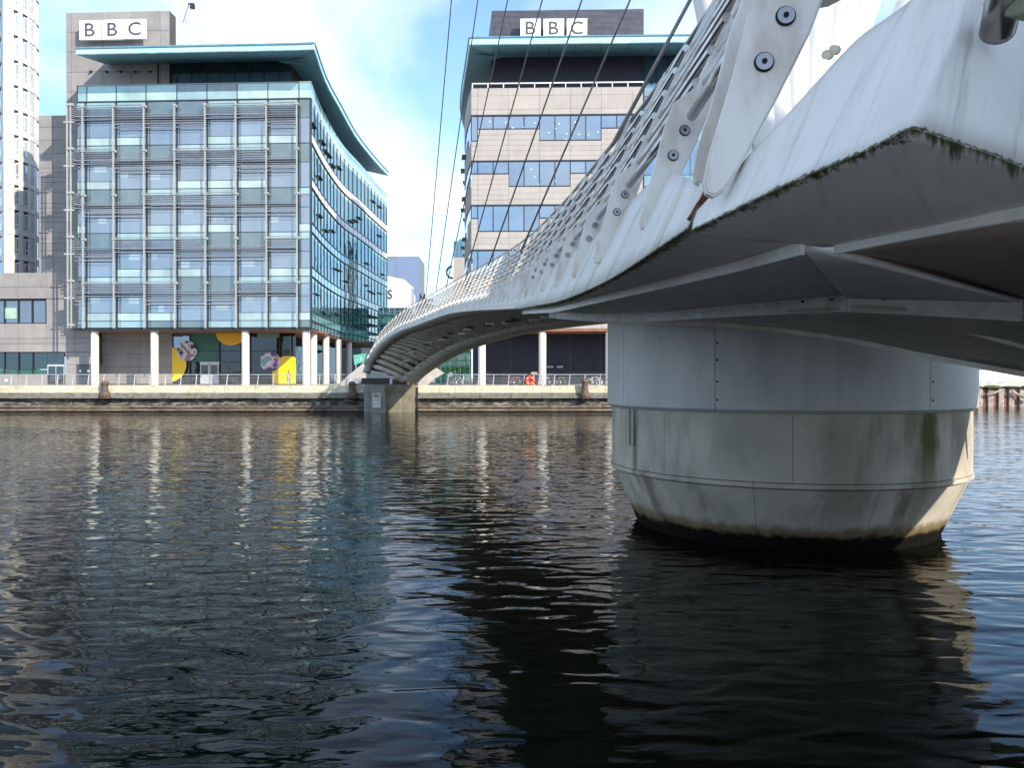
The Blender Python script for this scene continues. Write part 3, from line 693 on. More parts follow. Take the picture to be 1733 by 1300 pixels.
gf(339, 612.5, 372.5, 615, steel, 'door_head', .2)
# printed film on the glass: flat discs and half discs
def disc(px, py, rx, ry, m, name, d=.3, a0=0, a1=360, label=None):
    c, z = ga(px, py); k = abs(ga(px + rx, py)[0] - c); h = abs(ga(px, py - ry)[1] - z); n = 36
    pts = [Vector((c + k * math.cos(R(a0 + (a1 - a0) * i / n)), WG + .3 - d, z + h * math.sin(R(a0 + (a1 - a0) * i / n)))) for i in range(n + (0 if a1 - a0 == 360 else 1))]
    mb = MB(); mb.prism(pts, (0, .02, 0)); o = mb.build(name, m, LB)
    if label: o['label'] = label
    return o
def photo_mat(name, cols, sc):
    m = bpy.data.materials.new(name); m.use_nodes = True; nt = m.node_tree; b = nt.nodes['Principled BSDF']; b.inputs['Roughness'].default_value = .5
    g = nt.nodes.new('ShaderNodeNewGeometry'); v = nt.nodes.new('ShaderNodeTexNoise'); v.inputs['Scale'].default_value = sc; v.inputs['Detail'].default_value = 4
    nt.links.new(g.outputs['Position'], v.inputs['Vector']); r = nt.nodes.new('ShaderNodeValToRGB'); r.color_ramp.interpolation = 'CONSTANT'
    e = r.color_ramp.elements; e[0].color = (*cols[0], 1); e[0].position = 0; e[1].color = (*cols[1], 1); e[1].position = .42
    for k, c in enumerate(cols[2:]): x = e.new(.42 + .06 * (k + 1)); x.color = (*c, 1)
    nt.links.new(v.outputs['Fac'], r.inputs[0]); nt.links.new(r.outputs[0], b.inputs['Base Color']); return m
ph1 = photo_mat('poster print grey', [(0.06, .05, .06), (.55, .55, .62), (.8, .8, .85), (.35, .2, .2)], .9)
ph2 = photo_mat('poster print pink', [(0.08, .08, .2), (.65, .35, .45), (.75, .6, .7), (.1, .4, .4), (.6, .3, .2)], .8)
# yellow cut-off disc left, amber half disc on top, yellow disc right
def clipdisc(px, py, rp, x0, x1, y0, y1, m, name, d):
    n = 48; pts = []
    for i in range(n):
        x = px + rp * math.cos(2 * math.pi * i / n); y = py + rp * math.sin(2 * math.pi * i / n)
        pts.append((min(max(x, x0), x1), min(max(y, y0), y1)))
    P = []
    for x, y in pts:
        a, z = ga(x, y); q = Vector((a, WG + .3 - d, z))
        if not P or (q - P[-1]).length > 1e-3: P.append(q)
    mb = MB(); mb.prism(P, (0, .02, 0)); return mb.build(name, m, LB)
clipdisc(288, 617, 29.5, 293, 340, 587, 648, yellow, 'yellow_film', .30)
clipdisc(393, 556, 29, 368, 424, 561, 600, amber, 'amber_film', .30)
clipdisc(489, 632, 29.5, 462, 502, 602, 650, yellow, 'yellow_film', .30)
disc(318.5, 594, 17, 17, ph1, 'round_photo_print', .34); disc(459, 612, 17.3, 17.3, ph2, 'round_photo_print', .34)
# podium wing left with strip windows, and tall stone slab behind
WP = 3.5
panel_wall(FL, LB, [-60, -20, 30, 78, 126, 152], [462, 486, 506], WP, stone_a, 22, name='stone_panel')
panel_wall(FL, LB, [78, 126, 152], [506, 548], WP, stone_a, 20); panel_wall(FL, LB, [-60, 30, 78, 126, 152], [548, 573, 582, 596], WP, stone_a, 20)
panel_wall(FL, LB, [109, 128, 153], [596, 617], WP, stone_a, 20); panel_wall(FL, LB, [109, 128], [617, 652], WP, stone_a, 20)
panel_wall(FL, LB, [-60, -20, 30, 79], [634, 652], WP - .05, stone_a, 20)
def pf(x0, y0, x1, y1, m, name, w, th=.1):
    a, t = FL.uv(x0, y0, w); b, _ = FL.uv(x1, y0, w); _, s = FL.uv(x0, y1, w); return box(name, m, (a, w, s), (b, w + th, t), LB)
xs = [-60, -16, 7, 30.5, 54, 77.5]
for i in range(5):
    pf(xs[i] + .8, 509, xs[i + 1] - .8, 547, win_navy, 'window_pane', WP + .25)
    pf(xs[i] - .6, 508, xs[i] + .6, 548, frame_d, 'window_frame', WP + .1)
pf(8.5, 521, 28, 539, mat('pale green blind', (0.42, 0.60, 0.47), .7), 'window_blind', WP + .22)
pf(-60, 508, 78, 509.2, frame_d, 'window_frame', WP + .08); pf(-60, 546.8, 78, 548.5, frame_d, 'window_frame', WP + .08); pf(76.8, 508, 78, 548, frame_d, 'window_frame', WP + .08)
xs = [-60, -17, 7, 31, 55, 80]
for i in range(5):
    pf(xs[i] + .6, 597, xs[i + 1] - .6, 625, win_dark, 'window_pane', WP + .3); pf(xs[i] + .6, 626, xs[i + 1] - .6, 635, mat('green lower panel', (0.05, 0.14, 0.11), .5), 'green_panel', WP + .3)
    pf(xs[i] - .6, 597, xs[i] + .6, 635, frame_d, 'window_frame', WP + .15)
pf(80, 597, 108.5, 617, win_dark, 'window_pane', WP + .3)
pf(80, 617, 108.5, 650, steel, 'door_frame', WP + .3)
for x0 in (82, 95.5): pf(x0, 620, x0 + 11, 649, win_dark, 'door_pane', WP + .2)
pf(128, 617, 152.5, 652, grey_door, 'service_door', WP + .1)
for x0 in (134, 147.5): pf(x0, 626, x0 + 3.5, 630, white_p, 'door_notice', WP + .06, .03)
pf(8, 641.5, 13, 646.5, white_p, 'wall_notice', WP - .12, .03)
panel_wall(FL, LB, [66, 90, 114], [195, 215, 237, 260, 284, 292, 300, 308, 326, 344, 352, 360, 368, 376, 394, 404, 412, 424, 436, 463], 7.0, stone_a, 12)
pf(1, 463, 2, 464, joint_m, 'wall_backing', 15)

# signs: three white tiles with letters
def letter_sign(fr, name_label, tiles, y0, y1, w, hfrac=.62):
    us = [(fr.uv(a, y0, w)[0], fr.uv(b, y0, w)[0]) for a, b in tiles]
    vs = [(fr.uv(tiles[i][0], y0[i] if isinstance(y0, tuple) else y0, w)[1], fr.uv(tiles[i][0], y1[i] if isinstance(y1, tuple) else y1, w)[1]) for i in range(3)]
    return us, vs
def make_sign(fr, label, tiles, tops, bots, w, standoff):
    o0 = fr.o + fr.U * fr.uv(tiles[0][0], tops[0], w)[0] + fr.W * w
    z0 = fr.uv(tiles[0][0], bots[0], w)[1]
    t = thing('letter_sign', label, 'sign', (o0.x, o0.y, fr.o.z + z0), fr.a)
    ub = fr.uv(tiles[0][0], tops[0], w)[0]
    for i, ch in enumerate('BBC'):
        a = fr.uv(tiles[i][0], tops[i], w)[0] - ub; b = fr.uv(tiles[i][1], tops[i], w)[0] - ub
        zt = fr.uv(tiles[i][0], tops[i], w)[1] - z0; zb = fr.uv(tiles[i][0], bots[i], w)[1] - z0
        tl = box('sign_tile', white_p, (a, 0, zb), (b, .35, zt), t)
        for s in (.25, .75):
            box('bracket', frame_d, (a + (b - a) * s - .06, .352, (zt + zb) / 2 - .06), (a + (b - a) * s + .06, standoff, (zt + zb) / 2 + .06), t)
        h = (zt - zb) * .66; hw = (b - a) * (.46 if ch == 'B' else .58)
        letter_obj(ch, h, hw, letter, t, ((a + b) / 2, -.03, (zt + zb) / 2 + h * .02), ext=.03, bold=0.0)
    return t
make_sign(FL, 'white three-tile letter sign on the pale stone wall above the left roof', [(134.3, 170), (172.7, 208), (210, 245.8)], (34, 33, 32), (67, 66.2, 65), 1.35, 1.14)

# ================================================================== RIGHT STONE-FACED BUILDING
FR = Frame(797.6, 88.5, -1.6)
RB = thing('studio_building', 'buff stone office building with stepped strip windows and dark louvred plant room on top', 'office building', FR.o, FR.a)
ru = lambda px, w=0: FR.uv(px, 300, w)[0]
rv = lambda py, w=0, px=900: FR.uv(px, py, w)[1]
def rb(x0, y0, x1, y1, m, name, w=0.0, th=.12, kind=None):
    return box(name, m, (ru(x0, w), w, rv(y1, w)), (ru(x1, w), w + th, rv(y0, w)), RB, kind=kind)
RX0, RX1 = 797.6, 1089.0
ZRB = rv(556); ZRT = rv(148)
mb = MB(); mb.box((ru(RX0) + .1, .15, ZRB), (ru(RX1) - .05, 20, ZRT - .05)); mb.build('wall_backing', joint_m, RB)
VX = [797.6, 808.5, 860.8, 913, 965.5, 1017.8, 1070, 1089]
rows = [148, 161, 184, 194]                    # stone rows at the top
bands = [(194.5, 217.5, 237.5), (272, 293.5, 315), (347, 369, 391), (423, 445, 470), (499, 521, 544)]
talls = [[0, 3, 4], [2, 3], [1, 2], [0, 1, 5], [2, 3]]
def stone_rect(i, y0, y1):
    n = max(1, round((y1 - y0) / 9.6)); 
    for k in range(n):
        a, b = ru(VX[i]) + .012, ru(VX[i + 1]) - .012; z1 = rv(y0 + (y1 - y0) * k / n); z0 = rv(y0 + (y1 - y0) * (k + 1) / n)
        if b - a > .05: box('stone_panel', stone_b, (a, -random.uniform(0, .008), z0 + .01), (b, .1, z1 - .01), RB)
for i in range(7):
    for j in range(3):
        box('stone_panel', stone_b, (ru(VX[i]) + .012, -random.uniform(0, .008), rv(rows[j + 1]) + .012), (ru(VX[i + 1]) - .012, .1, rv(rows[j]) - .012), RB)
mul = [797.6, 808.5] + [808.5 + 26.15 * k for k in range(1, 11)] + [1089]
for b, (t0, ts, tt) in enumerate(bands):
    nxt = bands[b + 1][0] if b < 4 else 556
    for i in range(7):
        tall = i in talls[b]; yb = tt if tall else ts
        cuts = [x for x in mul if VX[i] - .5 <= x <= VX[i + 1] + .5]
        for k in range(len(cuts) - 1):
            box('window_pane', win, (ru(cuts[k]) + .05, .10, rv(yb) + .08), (ru(cuts[k + 1]) - .05, .17, rv(t0) - .08), RB)
            box('window_mullion', frame_d, (ru(cuts[k]) - .045, .03, rv(yb)), (ru(cuts[k]) + .045, .18, rv(t0)), RB)
        box('window_sill', frame_d, (ru(VX[i]), -.03, rv(yb) - .05), (ru(VX[i + 1]), .16, rv(yb) + .06), RB)
        stone_rect(i, yb + .6, nxt)
    box('window_head', frame_d, (ru(RX0), -.02, rv(t0) - .05), (ru(RX1), .16, rv(t0) + .09), RB)
# ceiling lights seen through the glass
lamp_m = bpy.data.materials.new('ceiling lamp'); lamp_m.use_nodes = True
lamp_m.node_tree.nodes['Principled BSDF'].inputs['Emission Color'].default_value = (1, 1, 1, 1); lamp_m.node_tree.nodes['Principled BSDF'].inputs['Emission Strength'].default_value = 1.2
for px, py in ((829, 204), (856, 206), (905, 207), (940, 217), (929, 224), (959, 226), (980, 227), (996, 228), (946, 209), (973, 206), (1012, 223), (868, 215), (886, 214), (899, 286), (905, 299), (912, 311), (940, 306), (817, 448), (829, 455), (958, 236)):
    box('ceiling_lamp', lamp_m, (ru(px) - .05, .08, rv(py) - .035), (ru(px) + .05, .099, rv(py) + .035), RB)
# roof-edge guard rail
for k in range(12):
    px = 799.5 + 26.3 * k
    if px < 1090: rb(px - .8, 140.5, px + .8, 148, white_p, 'rail_post', .3, .08)
rb(799, 139, 1089, 141, white_p, 'guard_rail', .28, .08)
# set-back dark storey and louvred plant room
rb(832, 92, 1089, 150, navy_l, 'set_back_wall', 3.2, 10); rb(1089, 90, 1300, 150, win_navy, 'set_back_glazing', 3.3, 10)
for k in range(10): rb(1089 + 21 * k, 90, 1090.2 + 21 * k, 150, frame_d, 'mullion', 3.2, .1)
PW = 5.0
rb(832.5, 17, 1089, 68, navy_l, 'plant_room', PW, 8)
z1 = rv(17, PW); z0 = rv(66, PW); n = 24
for k in range(n):
    zz = z0 + (z1 - z0) * (k + .5) / n; box('louvre_slat', navy_h, (ru(832.5, PW), PW - .12, zz - .05), (ru(1089, PW), PW - .01, zz + .04), RB)
a = ru(832.5, PW); mb = MB(); mb.prism([(a, PW, z0), (a - 1.0, PW + 5, z0), (a - .35, PW + 5, z1), (a, PW, z1)], (0, .2, 0)); mb.build('plant_room_flank', navy_l, RB)
# glazed wing to the right of the stone
RG = 1.6
mb = MB(); mb.box((ru(1089.5, RG), RG + .15, 0), (ru(1330, RG), 18, rv(150, RG))); mb.build('wing_core', joint_m, RB)
for i in range(9):
    for f in range(5):
        x0 = 1090 + 26 * i; y0 = 146 + 76 * f
        rb(x0 + .5, y0, x0 + 25.5, y0 + 18, spand, 'spandrel_panel', RG); rb(x0 + .5, y0 + 19, x0 + 25.5, y0 + 75, win, 'window_pane', RG)
rb(1088.5, 148, 1090.5, 556, frame_d, 'corner_post', -.05, 1.6)
# curved flank on the left
fpath = [Vector((p.x, p.y, 0)) for p in [FR.o]] + [Vector(q) for q in ((-5.2, 93, 0), (-5.75, 98, 0), (-6.1, 103, 0), (-6.1, 110, 0), (-5.5, 118, 0))]
fp, _ = catmull(fpath, 15)
def fl2(p, z): q = FR.loc((p.x, p.y, 0)); return Vector((q.x, q.y, z))
def fquad(mb, i, z0, z1, out, th=.15, t0=0, t1=1):
    d = (fp[i + 1] - fp[i]).normalized(); n_ = Vector((-d.y, d.x, 0)); a = fp[i].lerp(fp[i + 1], t0); b = fp[i].lerp(fp[i + 1], t1)
    P = [a + n_ * out, b + n_ * out, b + n_ * (out - th), a + n_ * (out - th)]; mb.hexa([fl2(p, z0) for p in P] + [fl2(p, z1) for p in P])
for i in range(14):
    ys = [148, 194]
    prev = ZRT
    for b, (t0, ts, tt) in enumerate(bands):
        yb = tt if (i + b) % 4 < 2 else ts
        mb = MB(); fquad(mb, i, rv(t0) + .04, prev - .02, 0, t0=.01, t1=.99); mb.build('stone_panel', stone_b, RB)
        mb = MB(); fquad(mb, i, rv(yb), rv(t0), -.08, t0=.03, t1=.97); mb.build('window_pane', win, RB)
        prev = rv(yb)
    mb = MB(); fquad(mb, i, ZRB, prev - .02, 0, t0=.01, t1=.99); mb.build('stone_panel', stone_b, RB)
mb = MB(); mb.prism([fl2(p, ZRB) for p in [q + Vector((.4, .1, 0)) for q in fp]] + [fl2(Vector((10, 118, 0)), ZRB), fl2(Vector((10, 95, 0)), ZRB)], (0, 0, ZRT - ZRB - .1)); mb.build('rear_core', joint_m, RB)
for i in (3, 6, 9):
    for z in (rv(235), rv(312), rv(386)):
        mb = MB(); fquad(mb, i, z, z + .1, .5, .5); mb.build('open_sash', frame_d, RB)
# roof
rz0 = FR.uv(900, 74.3, -2.6)[1]; rz1 = rz0 + .72
L0 = FR.loc((U(797, 66, 86).x, 86, 0)); RXE = ru(1427, -2.6)
rside = [(-4.55, 86.0), (-5.5, 94), (-6.55, 103), (-7.0, 110), (-6.7, 118)]
rs, _ = catmull([Vector((x, y, 0)) for x, y in rside], 14)
out2 = [Vector((RXE - (RXE - L0.x) * k / 14, -2.6, 0)) for k in range(14)] + [fl2(p, 0) for p in rs]
out2[14].y = -2.6
rin = []; zi = FR.uv(950, 95.5, 3.2)[1]
for k, p in enumerate(out2):
    if k <= 14: rin.append(Vector((max(p.x, ru(832, 3.2)), 3.2, 0)))
    else:
        d = (out2[min(k + 1, len(out2) - 1)] - out2[k - 1]).normalized(); rin.append(p + Vector((d.y, -d.x, 0)) * 4.0)
for q in rin[14:]: q.y = max(q.y, 3.2)
fa = MB(); tr = MB(); tp = MB()
for k in range(len(out2) - 1):
    a, b = out2[k], out2[k + 1]; d = (b - a).normalized(); n_ = Vector((d.y, -d.x, 0)) * .15
    fa.hexa([(a.x, a.y, rz0), (b.x, b.y, rz0), (b.x + n_.x, b.y + n_.y, rz0), (a.x + n_.x, a.y + n_.y, rz0), (a.x, a.y, rz1), (b.x, b.y, rz1), (b.x + n_.x, b.y + n_.y, rz1), (a.x + n_.x, a.y + n_.y, rz1)])
    m_ = n_ * -.8
    tr.hexa([(a.x + m_.x, a.y + m_.y, rz1), (b.x + m_.x, b.y + m_.y, rz1), (b.x, b.y, rz1), (a.x, a.y, rz1), (a.x + m_.x, a.y + m_.y, rz1 + .14), (b.x + m_.x, b.y + m_.y, rz1 + .14), (b.x, b.y, rz1 + .14), (a.x, a.y, rz1 + .14)])
    c, e = rin[k + 1], rin[k]
    mb = MB(); a2 = a.lerp(b, .012); b2 = b.lerp(a, .012); c2 = c.lerp(e, .012); e2 = e.lerp(c, .012)
    mb.hexa([(a2.x, a2.y, rz0), (b2.x, b2.y, rz0), (c2.x, c2.y, zi), (e2.x, e2.y, zi)] + [(a2.x, a2.y, rz0 + .08), (b2.x, b2.y, rz0 + .08), (c2.x, c2.y, zi + .08), (e2.x, e2.y, zi + .08)])
    mb.build('soffit_panel', roof_s, RB)
    tp.face([(a.x, a.y, rz1 + .01), (b.x, b.y, rz1 + .01), (c.x, c.y, zi + .5), (e.x, e.y, zi + .5)]); tp.face([(a.x, a.y, rz0 + .1), (b.x, b.y, rz0 + .1), (c.x, c.y, zi + .1), (e.x, e.y, zi + .1)])
fa.build('roof_fascia', roof_b, RB); tr.build('roof_edge_trim', MATS['darker blue trim'], RB)
tp.box((ru(832, 3.2), 3.2, zi + .1), (RXE - 1, 16, zi + .5)); tp.build('roof_sheet', roof_t, RB)
# ground floor
GW = 6.0
rb(800, 545, 1330, 652, navy_l, 'ground_wall', GW, 3)
zb0 = rv(652, GW); zt0 = rv(548, GW)
for k in range(60):
    zz = zb0 + .1 + (zt0 - zb0) * k / 60; box('wall_slat', navy_l, (ru(800, GW), GW - .07, zz), (ru(1200, GW), GW - .005, zz + .055), RB)
for x in (864, 930, 965, 1016, 1060): rb(x - .3, 548, x + .3, 650, navy_h, 'panel_joint', GW - .09, .02)
for x in (926, 942.5): rb(x, 619.5, x + 10.5, 622.5, mat('pale notice', (0.45, 0.45, 0.5), .6), 'door_notice', GW - .12, .03)
rb(938.5, 610, 940, 650, frame_d, 'door_edge', GW - .1, .03); rb(955, 610, 956.5, 650, frame_d, 'door_edge', GW - .1, .03)
for px in (815.5, 918, 1031): column(FR, RB, px, .6, z1=ZRB)
mb = MB(); mb.box((ru(800), .02, ZRB - .3), (ru(1330), 12, ZRB - .01)); mb.build('bottom_soffit', rust_sof, RB)
make_sign(FR, 'white three-tile letter sign on the dark louvred plant room of the right building', [(880.7, 915), (919.8, 954.6), (959.2, 993.8)], (31, 31, 30.8), (63.5, 63.5, 63.3), PW - 1.3, 1.15)
z = FR.o.z
# ================================================================== PALE RESIDENTIAL TOWER, far left
TW = thing('apartment_tower', 'tall cream apartment tower with narrow recessed windows at the left edge', 'apartment block', (-66, 105, GZ))
tp_ = [(-18, 112), (5, 106), (8, 105), (20, 105.3), (32, 106), (44, 107), (56, 108.4), (66.5, 110.5)]
P2 = [Vector((U(px, 640, y).x + 66, y - 105, 0)) for px, y in tp_]

# the skin is made of storey panels set proud of a backing
inner = [p + Vector((-.05, .36, 0)) for p in P2]; inner[-1].x -= .35; inner[2].x -= .1
mb = MB(); mb.prism(inner + [Vector((P2[-1].x - 22, 35, 0)), Vector((P2[0].x - 24, 35, 0))], (0, 0, 66)); mb.build('tower_core', mat('shaded reveal', (0.55, 0.53, 0.5), .8), TW)
def along(px):          # point on the tower skin seen at px
    for i in range(len(tp_) - 1):
        if tp_[i][0] <= px <= tp_[i + 1][0]:
            k = (px - tp_[i][0]) / (tp_[i + 1][0] - tp_[i][0]); return P2[i].lerp(P2[i + 1], k)
wx = [(24, 33), (39, 49), (62, 66)]
H0 = 3.30; zoff = (lambda y, d: CZ - GZ + (640 - y) / F * d)(20, 106) 
edges = [8, 24, 33, 39, 49, 62, 66.5]
win_t = glass('tower window glass', (0.25, 0.32, 0.36), .3)
def tq(mb, x0, x1, z0, z1, th=.3, back=0):
    a, b = along(x0), along(x1); c = Vector((0, back, 0)); e = Vector((0, back + th, 0))
    mb.hexa([(a + c).to_tuple()[:2] + (z0,), (b + c).to_tuple()[:2] + (z0,), (b + e).to_tuple()[:2] + (z0,), (a + e).to_tuple()[:2] + (z0,)] + [(a + c).to_tuple()[:2] + (z1,), (b + c).to_tuple()[:2] + (z1,), (b + e).to_tuple()[:2] + (z1,), (a + e).to_tuple()[:2] + (z1,)])
for f in range(-4, 16):
    ztop = zoff - f * H0
    if ztop < 3: break
    hw = 2.6
    for k in range(6):
        x0, x1 = edges[k], edges[k + 1]
        if k % 2 == 0: mb = MB(); tq(mb, x0, x1, ztop - hw, ztop); mb.build('wall_panel', cream, TW)
        else:
            mb = MB(); tq(mb, x0 + (x1 - x0) * .25, x1 - (x1 - x0) * .1, ztop - hw + .05, ztop - .3, .04, .24); fo = mb.build('window', white_p, TW)
            mb = MB(); tq(mb, x0 + (x1 - x0) * .38, x1 - (x1 - x0) * .26, ztop - hw + .8, ztop - .45, .03, .2); mb.build('pane', win_t, fo)
            mb = MB(); tq(mb, x0 + (x1 - x0) * .38, x1 - (x1 - x0) * .26, ztop - hw + .18, ztop - hw + .7, .03, .2); mb.build('pane', win_t, fo)
            mb = MB(); tq(mb, x0, x1, ztop - .3, ztop, .02, .27); mb.build('window_head', frame_d, TW)
    for (x0, x1) in zip((8, 20, 32, 44, 56), (20, 32, 44, 56, 66.5)):
        mb = MB(); tq(mb, x0 + .04, x1 - .04, ztop + .03, ztop + H0 - hw - .03); mb.build('storey_band', cream, TW)
    mb = MB(); tq(mb, 5, 8, ztop - hw, ztop + .67, .3); mb.build('corner_pier', cream, TW)
    a = along(-18); b = along(5)
    mb = MB(); tq(mb, -18, 5, ztop + .03, ztop + .67, .3); mb.build('balcony_slab', cream, TW)
    mb = MB(); tq(mb, -18, 4.6, ztop - hw, ztop - hw + 1.1, .05); mb.build('balcony_glass', teal_band, TW)
    mb = MB(); tq(mb, -18, 4.6, ztop - hw + 1.1, ztop, .1, .24); mb.build('balcony_window', win_navy, TW)
# ================================================================== DISTANT BUILDINGS
def farbox(px0, px1, py0, d, m, name, parent, depth=12, z0=0, y0b=None):
    a = U(px0, py0, d); b = U(px1, py0, d); l = parent.location
    return box(name, m, (a.x - l.x, d - l.y, z0), (b.x - l.x, d - l.y + depth, a.z - l.z), parent)
BB = thing('hall_building', 'plain blue-grey clad building standing between the two glass offices', 'building', (-22, 175, GZ))
farbox(600, 655, 438, 175, blue_far, 'wall_panel', BB); farbox(655, 670.6, 437, 175, blue_far, 'wall_panel', BB); farbox(670.9, 708.5, 435, 175, blue_far, 'wall_panel', BB)
farbox(640, 709, 434, 175.4, roof_t, 'roof', BB, 11)
WB = thing('white_hall', 'white box building in front of the blue-grey hall, one dark letter on its wall', 'building', (-24, 150, GZ))
a = U(600, 450, 150); b = U(684.5, 473, 150); l = WB.location
mb = MB(); mb.prism([(a.x - l.x, 0, 0), (b.x - l.x, 0, 0), (b.x - l.x, 0, b.z - l.z), (a.x - l.x, 0, U(600, 455, 150).z - l.z)], (0, 14, 0)); mb.build('wall', white_far, WB)
p = U(660, 498, 149.9); letter_obj('S', 1.7, .75, frame_d, WB, (p.x - l.x, -.06, p.z - l.z), ext=.05)
farbox(684.6, 690, 490, 156, white_far, 'side_wall', WB)
for px in (667, 675, 681): 
    p = U(px, 520, 149); mb = MB(); mb.tube([(p.x - l.x, -1, 0), (p.x - l.x, -1, 20)], .01); 
GP = thing('glass_pavilion', 'low green-tinted glass pavilion beneath the white hall', 'pavilion', (-23, 130, GZ))
for r_ in range(5):
    y0 = 521 + r_ * 15
    a = U(640, y0, 130); b = U(700, y0 + 9, 130)
    for k in range(6):
        a = U(640 + 9.5 * k, y0, 130); b = U(649 + 9.5 * k, y0 + 10, 130)
        box('glass_pane', greenglass if r_ % 2 else curt, (a.x + 23, 0, b.z - GZ), (b.x + 23, .2, a.z - GZ), GP)
    a = U(640, y0 + 10.5, 130); b = U(698, y0 + 14, 130); box('floor_band', green_m, (a.x + 23, -.2, b.z - GZ), (b.x + 23, 6, a.z - GZ), GP)
p = U(668, 540, 128); q = U(668, 507, 128)
LM = thing('lamp_mast', 'slim white lamp mast with crossbar in front of the green pavilion', 'lamp post', (p.x, 128, GZ))
mb = MB(); mb.tube([(0, 0, 0), (0, 0, U(668, 520, 128).z - GZ)], .12, 8); mb.build('pole', white_p, LM); mb = MB(); mb.box((-.9, -.1, U(668, 528, 128).z - GZ), (2.6, .1, U(668, 526.5, 128).z - GZ)); mb.build('crossbar', white_p, LM)
p = U(683, 527, 126)
SK = thing('white_cabin', 'small white box unit on the pavilion roof near the bridge rail', 'kiosk', (p.x, 126, GZ))
mb = MB(); z_ = p.z - GZ; mb.box((-.7, 0, z_ - 0.8), (.9, 1.5, z_ + .3)); mb.build('cabin', white_p, SK); mb = MB(); mb.box((-.5, .2, 0), (.5, 1.2, z_ - .81)); mb.build('stand', green_m, SK); mb = MB(); mb.box((-.85, -.1, z_ + .3), (1.05, 1.6, z_ + .42)); mb.build('roof', roof_t, SK)
# standing letters
MS = thing('standing_letters', 'row of tall dark freestanding letters half hidden by the bridge rail', 'sign', (U(712, 520, 110).x, 110, GZ))
zt = U(712, 497, 110).z - GZ; zb_ = U(712, 517, 110).z - GZ
for ch, px, w_, k in (('M', 715, .75, 1), ('e', 722.5, .5, .62), ('d', 729, .5, .9)):
    letter_obj(ch, (zt - zb_) * k, w_, frame_d, MS, (U(px, 500, 110).x - MS.location.x, 0, zb_ + (zt - zb_) * k / 2), ext=.12)
mb = MB(); mb.box((-.5, -.1, zb_ - .4), (2.4, .2, zb_)); mb.box((-.3, 0, 0), (-.1, .1, zb_ - .39)); mb.box((1.9, 0, 0), (2.1, .1, zb_ - .39)); mb.build('stand', steel, MS)
ST = thing('slim_tower', 'narrow stone stair tower with green glass top beside the right building', 'building', (U(777, 600, 150).x, 150, GZ))
farbox(767.5, 786, 435, 150, stone_b, 'wall', ST, 5); 
for k in range(3): farbox(768 + 6.2 * k, 773.6 + 6.2 * k, 408, 150, curt, 'glass_pane', ST, .3, z0=U(770, 434, 150).z - GZ)
farbox(767.6, 786, 409, 150.35, joint_m, 'top_core', ST, 4, z0=U(770, 434, 150).z - GZ); farbox(776, 786, 404.5, 150.5, curt, 'lift_head', ST, 3, z0=U(770, 408, 150).z - GZ)
mb = MB(); c = U(766, 461, 150); cc = Vector((c.x - ST.location.x, -.2, c.z - GZ)); mb.tube([cc + Vector((1.1 * math.cos(R(t)), 0, 1.1 * math.sin(R(t)))) for t in range(95, 290, 15)], .22, 6); mb.build('curved_emblem', frame_d, ST)
# crane boom over the left roof
CR = thing('tower_crane', 'white jib end of a distant crane above the left roof', 'crane', (U(318, 600, 170).x, 170, GZ))
p0 = U(313, 38, 170) - Vector(CR.location); p1 = U(322, 9, 170) - Vector(CR.location); p2 = U(325, 0, 170) - Vector(CR.location)
mb = MB(); mb.tube([p0 + (p0 - p1) * 3.2, p0], .35, 6); mb.build('lower_boom', white_p, CR)
mb = MB(); mb.tube([p0, p1], .55, 4); mb.build('boom', mat('crane white', (0.45, 0.48, 0.5), .5), CR); mb = MB(); mb.tube([p1, p2 + (p2 - p1)], .28, 6); mb.build('boom_tip', steel, CR)
mb = MB(); mb.tube([p2 + Vector((1, 0, 2)), U(345, 9, 170) - Vector(CR.location)], .07, 5); mb.build('cable', cable_m, CR); mb = MB(); mb.box(p1 - Vector((.3, .4, .6)), p1 + Vector((.9, .4, .4))); mb.build('winch', frame_d, CR)

# ================================================================== FOOTBRIDGE
LIP = [(1165, 386, 2.5), (1120, 420, 3.2), (1060, 458, 3.95), (1000, 489, 5.3), (965, 503, 6.9), (935, 513, 8.6), (900, 519, 11.5), (870, 523, 16), (835, 524.5, 23.3), (800, 526, 31.3), (760, 531, 40.9), (730, 541, 48.3), (700, 552, 56), (670, 563, 63.7), (640, 585, 71.5), (621, 610, 76.7), (613, 632, 79)]
LW = [U(*p) for p in LIP]
lipP, LLEN = catmull(LW, 400)
RWp = [Vector(q) + Vector((0, 0, CZ)) for q in ((15, 6, 1.0), (13.2, 12, 1.35), (11, 18, 1.65), (8, 24, 1.95), (5.8, 28, 2.1), (3.84, 32.6, 2.22), (1.78, 43.9, 2.6), (-.15, 52.2, 2.63), (-3.73, 64.5, 2.15), (-6.95, 73.7, .98), (-9.7, 79, -.6))]
ripP, RLEN = catmull(RWp, 400)
def frame_at(s):        # station on the left lip by arc length
    k = min(398.0, max(0.0, s / LLEN * 399)); i = int(k); p = lipP[i].lerp(lipP[i + 1], k - i)
    t = lipP[min(399, i + 5)] - lipP[max(0, i - 5)]; t.z = 0; t.normalize(); return p, t, Vector((t.y, -t.x, 0))
def rip_at_y(y):
    for i in range(399):
        if ripP[i].y <= y <= ripP[i + 1].y: return ripP[i].lerp(ripP[i + 1], (y - ripP[i].y) / (ripP[i + 1].y - ripP[i].y + 1e-9))
    return ripP[0] if y < ripP[0].y else ripP[-1]
def rip_t(p, t_left):   # right-lip point facing a left station: walk on the right curve to the closest cross direction
    best = None
    for i in range(0, 400, 2):
        q = ripP[i]; a = abs((q - p).dot(t_left))
        if best is None or a < best[0]: best = (a, i)
    return ripP[best[1]], best[1]
